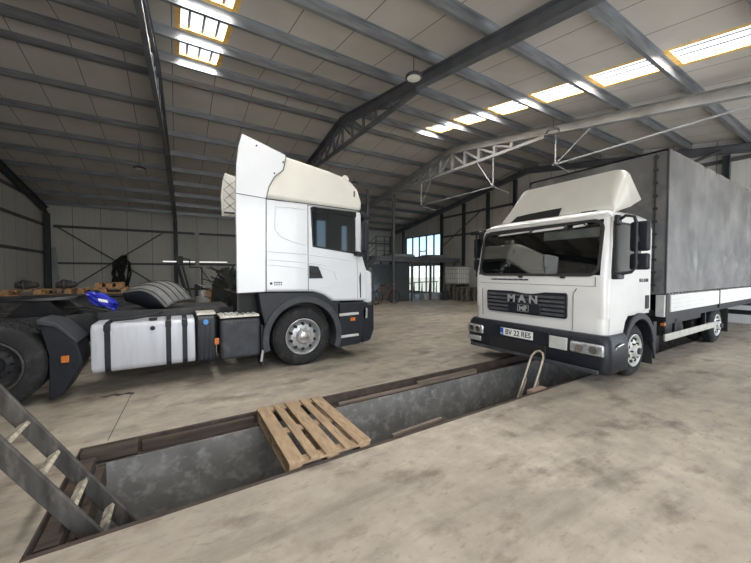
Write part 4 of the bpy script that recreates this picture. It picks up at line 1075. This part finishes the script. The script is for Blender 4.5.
for z in (.98,1.24,1.5,1.76,1.92):
    cg.cyl((13.40,13.10,z),(13.40,14.14,z),.014,6); cg.cyl((13.40,13.10,z),(14.44,13.10,z),.014,6); cg.cyl((14.44,13.10,z),(14.44,14.14,z),.014,6)
link('cage', cg, 'steelrim', ib)
solo('toolbox', MB().box((12.95,13.6,0),(13.35,14.0,.32)).box((13.0,13.65,.32),(13.3,13.95,.55)), 'steeldark', (13.15,13.8,0), 'dark box with a lid on the floor left of the pallet stacks', 'box', bevel=.03)

# ------------------------------------------------------------------ back left corner
hp = [(-3.55,-2.55,'leftmost dark steel workbench of the row behind the fifth wheel'),(-2.5,-1.45,'second dark steel workbench from the left behind the fifth wheel'),(-1.4,-.35,'third dark steel workbench, behind the blue bag')]
for xa, xb, l in hp:
    t = thing('metal_workbench', ((xa+xb)/2,10.0,0), l, 'workbench', 'row of dark workbenches behind the tractor unit')
    link('worktop', MB().box((xa,9.7,1.04),(xb,10.4,1.09)), 'chassis', t)
    link('cabinet', MB().box((xa+.04,9.75,.0),(xb-.04,10.36,1.035)), 'greyplastic', t, bevel=.03)
    link('drawer', MB().box((xa+.1,9.73,.72),(xb-.1,9.75,.98)), 'chassis', t, bevel=.004)
    for k in range(2): link('door', MB().box((xa+.1+k*.43,9.73,.1),(xa+.5+k*.43,9.75,.68)), 'greyplastic', t, bevel=.004)
gl = 'pallets lying on the workbenches'
pallet(-2.55,10.05,1.095,'orange-brown pallet lying on the left workbenches','orangewood',gl,1.1,.6)
pallet(-1.45,10.05,1.095,'orange-brown pallet lying on the right workbenches','orangewood',gl,.9,.6)
pallet(-1.35,10.05,1.225,'small tilted pallet on top of the right workbench pallet','orangewood',gl,.5,.5)
def engine(x, y, z, label):
    t = thing('machine_part', (x,y,z), label, 'machine part', 'dark machine parts on the pallets')
    link('casting', MB().lathe([(-.2,.0001),(-.18,.07),(0,.09),(.15,.06),(.2,.0001)], (x,y,z+.095), 'X', 14), 'chassis', t, smooth=True)
    link('flange', MB().cyl((x-.05,y,z+.11),(x-.03,y,z+.11),.105,14), 'steel', t)
    link('pipe', MB().tube([(x-.1,y-.05,z+.15),(x-.05,y-.1,z+.2),(x+.1,y-.1,z+.17)], .015, 6), 'chassis', t)
engine(-2.75,9.95,1.222,'dark round casting on the left end of the pallets')
engine(-2.1,9.9,1.222,'dark casting with a pipe between the two bench pallets')
# hanging harness on the back wall
hn = thing('hanging_harness', (-2.3,YB-.6,2.55), 'black bundle of straps and cable hung where the wall rods cross', 'strap bundle')
for k in range(16):
    a = -2.35+random.uniform(-.35,.35); 
    pts = [(-2.35+random.uniform(-.1,.1),YB-.3,2.45),(a-.1,YB-.45,2.1),(a+random.uniform(-.25,.25),YB-.5,1.5),(a+random.uniform(-.3,.3),YB-.5,random.uniform(.6,1.1))]
    link('strand', MB().tube(pts, random.uniform(.035,.07), 6), 'net', hn, smooth=True)
link('hook', MB().cyl((-2.35,YB-.32,2.45),(-2.35,YB-.02,2.50),.03,6), 'steel', hn)
solo('leaning_plank', MB().bar((-4.75,YB-.75,.0),(-5.1,YB-.15,2.8),.16,.04,(0,1,0)), 'palegreyboard', (-4.8,YB-.7,0), 'pale plank leaning against the dark corner column', 'plank')
# glowing strip painted in for a bright reflection on the girt; pale post
M['reflection_glow'] = mat('reflection_glow', (.9,.9,.9), .5); _b = M['reflection_glow'].node_tree.nodes['Principled BSDF']; _b.inputs['Emission Color'].default_value = (1,1,.97,1); _b.inputs['Emission Strength'].default_value = .9
lt = thing('girt_reflection', (1.0,YB-.2,2.15), 'long white glowing strip painted in for a reflection along the back wall rail', 'light')
link('housing', MB().box((-.65,YB-.36,2.15),(2.7,YB-.32,2.22)), 'signal_white', lt)
link('tube', MB().cyl((-.6,YB-.40,2.19),(2.65,YB-.40,2.19),.03,8), 'reflection_glow', lt)
for x in (.5,1.6,2.5): link('bracket', MB().box((x,YB-.33,2.16),(x+.04,YB,2.20)), 'steel', lt)
vs = thing('lifting_mast', (1.05,YB-.7,0), 'pale slotted steel mast standing upright by the back wall', 'mast')
link('mast', MB().ibeam((1.05,YB-.7,.9),(1.05,YB-.7,3.85),.16,.22,up=(0,1,0)), 'lightplastic', vs)
link('foot', MB().box((.9,YB-.85,0),(1.2,YB-.55,.9)), 'steeldark', vs)
brace((.75,YB-.5,0.05),(.25,YB-.2,2.3), 'dark prop leaning beside the second back wall column', 'props leaning at the back wall', .05)
brace((2.3,YB-.6,.05),(1.2,YB-.3,1.9), 'thin prop leaning from the pale mast down to the right', 'props leaning at the back wall', .03)
brace((.55,YB-1.0,.02),(.1,YB-.36,2.0), 'wide dark prop leaning on the column near the loose mudguard', 'props leaning at the back wall', .09)
# bent pipe, cylinder, boxes right behind the chassis
zp = 12.0
mt = thing('grease_pump', (.72,zp,0), 'steel drum pump with a bent black pipe behind the chassis', 'pump')
link('drum', MB().lathe([(0,.0001),(0,.2),(.8,.2),(.82,.12),(1.0,.11),(1.02,.0001)], (.72,zp,0), 'Z', 20), 'steelrim', mt, smooth=True)
link('pipe', MB().tube([(.72,zp,1.0),(.72,zp,1.75),(.38,zp,1.75),(.38,zp,2.0),(.1,zp,2.05)], .025, 6), 'black', mt)
link('gauge', MB().box((.02,zp-.05,1.9),(.2,zp+.05,2.1)), 'black', mt)
for k, (x, w, l) in enumerate(((1.15,.5,'lower brown wooden crate seen between chassis and cab, on the floor'),)):
    solo('wooden_crate', MB().box((x-.3,zp+.2,0),(x+.6,zp+.9,1.0)), 'orangewood', (x,zp+.5,0), 'brown wooden crate seen between the chassis and the cab rear', 'crate', bevel=.02)
# spiked dark roll behind the cab (bundled rods)
sk = thing('rod_bundle', (1.2,10.3,0), 'black roll bristling with pale rods standing behind the cab rear', 'bundle')
link('core', MB().lathe([(.0,.0001),(0,.35),(.6,.48),(1.3,.42),(1.7,.2),(1.75,.0001)], (1.3,10.3,0), 'Z', 20), 'net', sk, smooth=True)
for k in range(64):
    a = random.uniform(0,2*PI); z = random.uniform(.7,1.65); r0_ = .3 if z > 1.4 else .42; r1_ = r0_+random.uniform(.16,.40)
    link('rod', MB().cyl((1.3+r0_*math.cos(a)*.8,10.3+r0_*math.sin(a)*.8,z),(1.3+r1_*math.cos(a),10.3+r1_*math.sin(a),z+.14),.016,5), 'steelrim' if k%3==0 else 'black', sk)

# ------------------------------------------------------------------ world and camera
w = bpy.data.worlds.new('World'); S.world = w; w.use_nodes = True
nt = w.node_tree; N = nt.nodes; N.clear(); L = nt.links
o = N.new('ShaderNodeOutputWorld'); bg = N.new('ShaderNodeBackground'); L.new(bg.outputs[0], o.inputs[0])
tc = N.new('ShaderNodeTexCoord'); sp = N.new('ShaderNodeSeparateXYZ'); L.new(tc.outputs['Generated'], sp.inputs[0])
cr = N.new('ShaderNodeValToRGB'); L.new(sp.outputs[2], cr.inputs[0])
cr.color_ramp.elements[0].position = 0; cr.color_ramp.elements[0].color = (.85,.86,.80,1)
cr.color_ramp.elements[1].position = .8; cr.color_ramp.elements[1].color = (1,1,1,1)
e = cr.color_ramp.elements.new(.3); e.color = (.25,.55,1,1)
e = cr.color_ramp.elements.new(.5); e.color = (.75,.87,1,1)
e = cr.color_ramp.elements.new(.08); e.color = (.55,.80,.98,1)
L.new(cr.outputs[0], bg.inputs[0]); bg.inputs[1].default_value = 1.9

cam = bpy.data.cameras.new('Camera'); co = bpy.data.objects.new('Camera', cam); C.objects.link(co)
f = 325.; cam.sensor_width = 36; cam.lens = f*36/751; cam.clip_start = .05; cam.clip_end = 300
yaw = math.atan((905-375.5)/f); pit = math.atan(9.5/f)
co.location = (0,0,1.6)
# forward = X axis rotated +yaw about z ; blender camera looks along -z
co.rotation_euler = (PI/2 - pit, 0, yaw - PI/2)
S.camera = co
S.view_settings.view_transform = 'Standard'; S.view_settings.look = 'None'; S.view_settings.gamma = 1; S.view_settings.use_curve_mapping = False
S.view_settings.exposure = 0.12
S.cycles.max_bounces = 8 if hasattr(S, 'cycles') else 8
S.cycles.transparent_max_bounces = 12
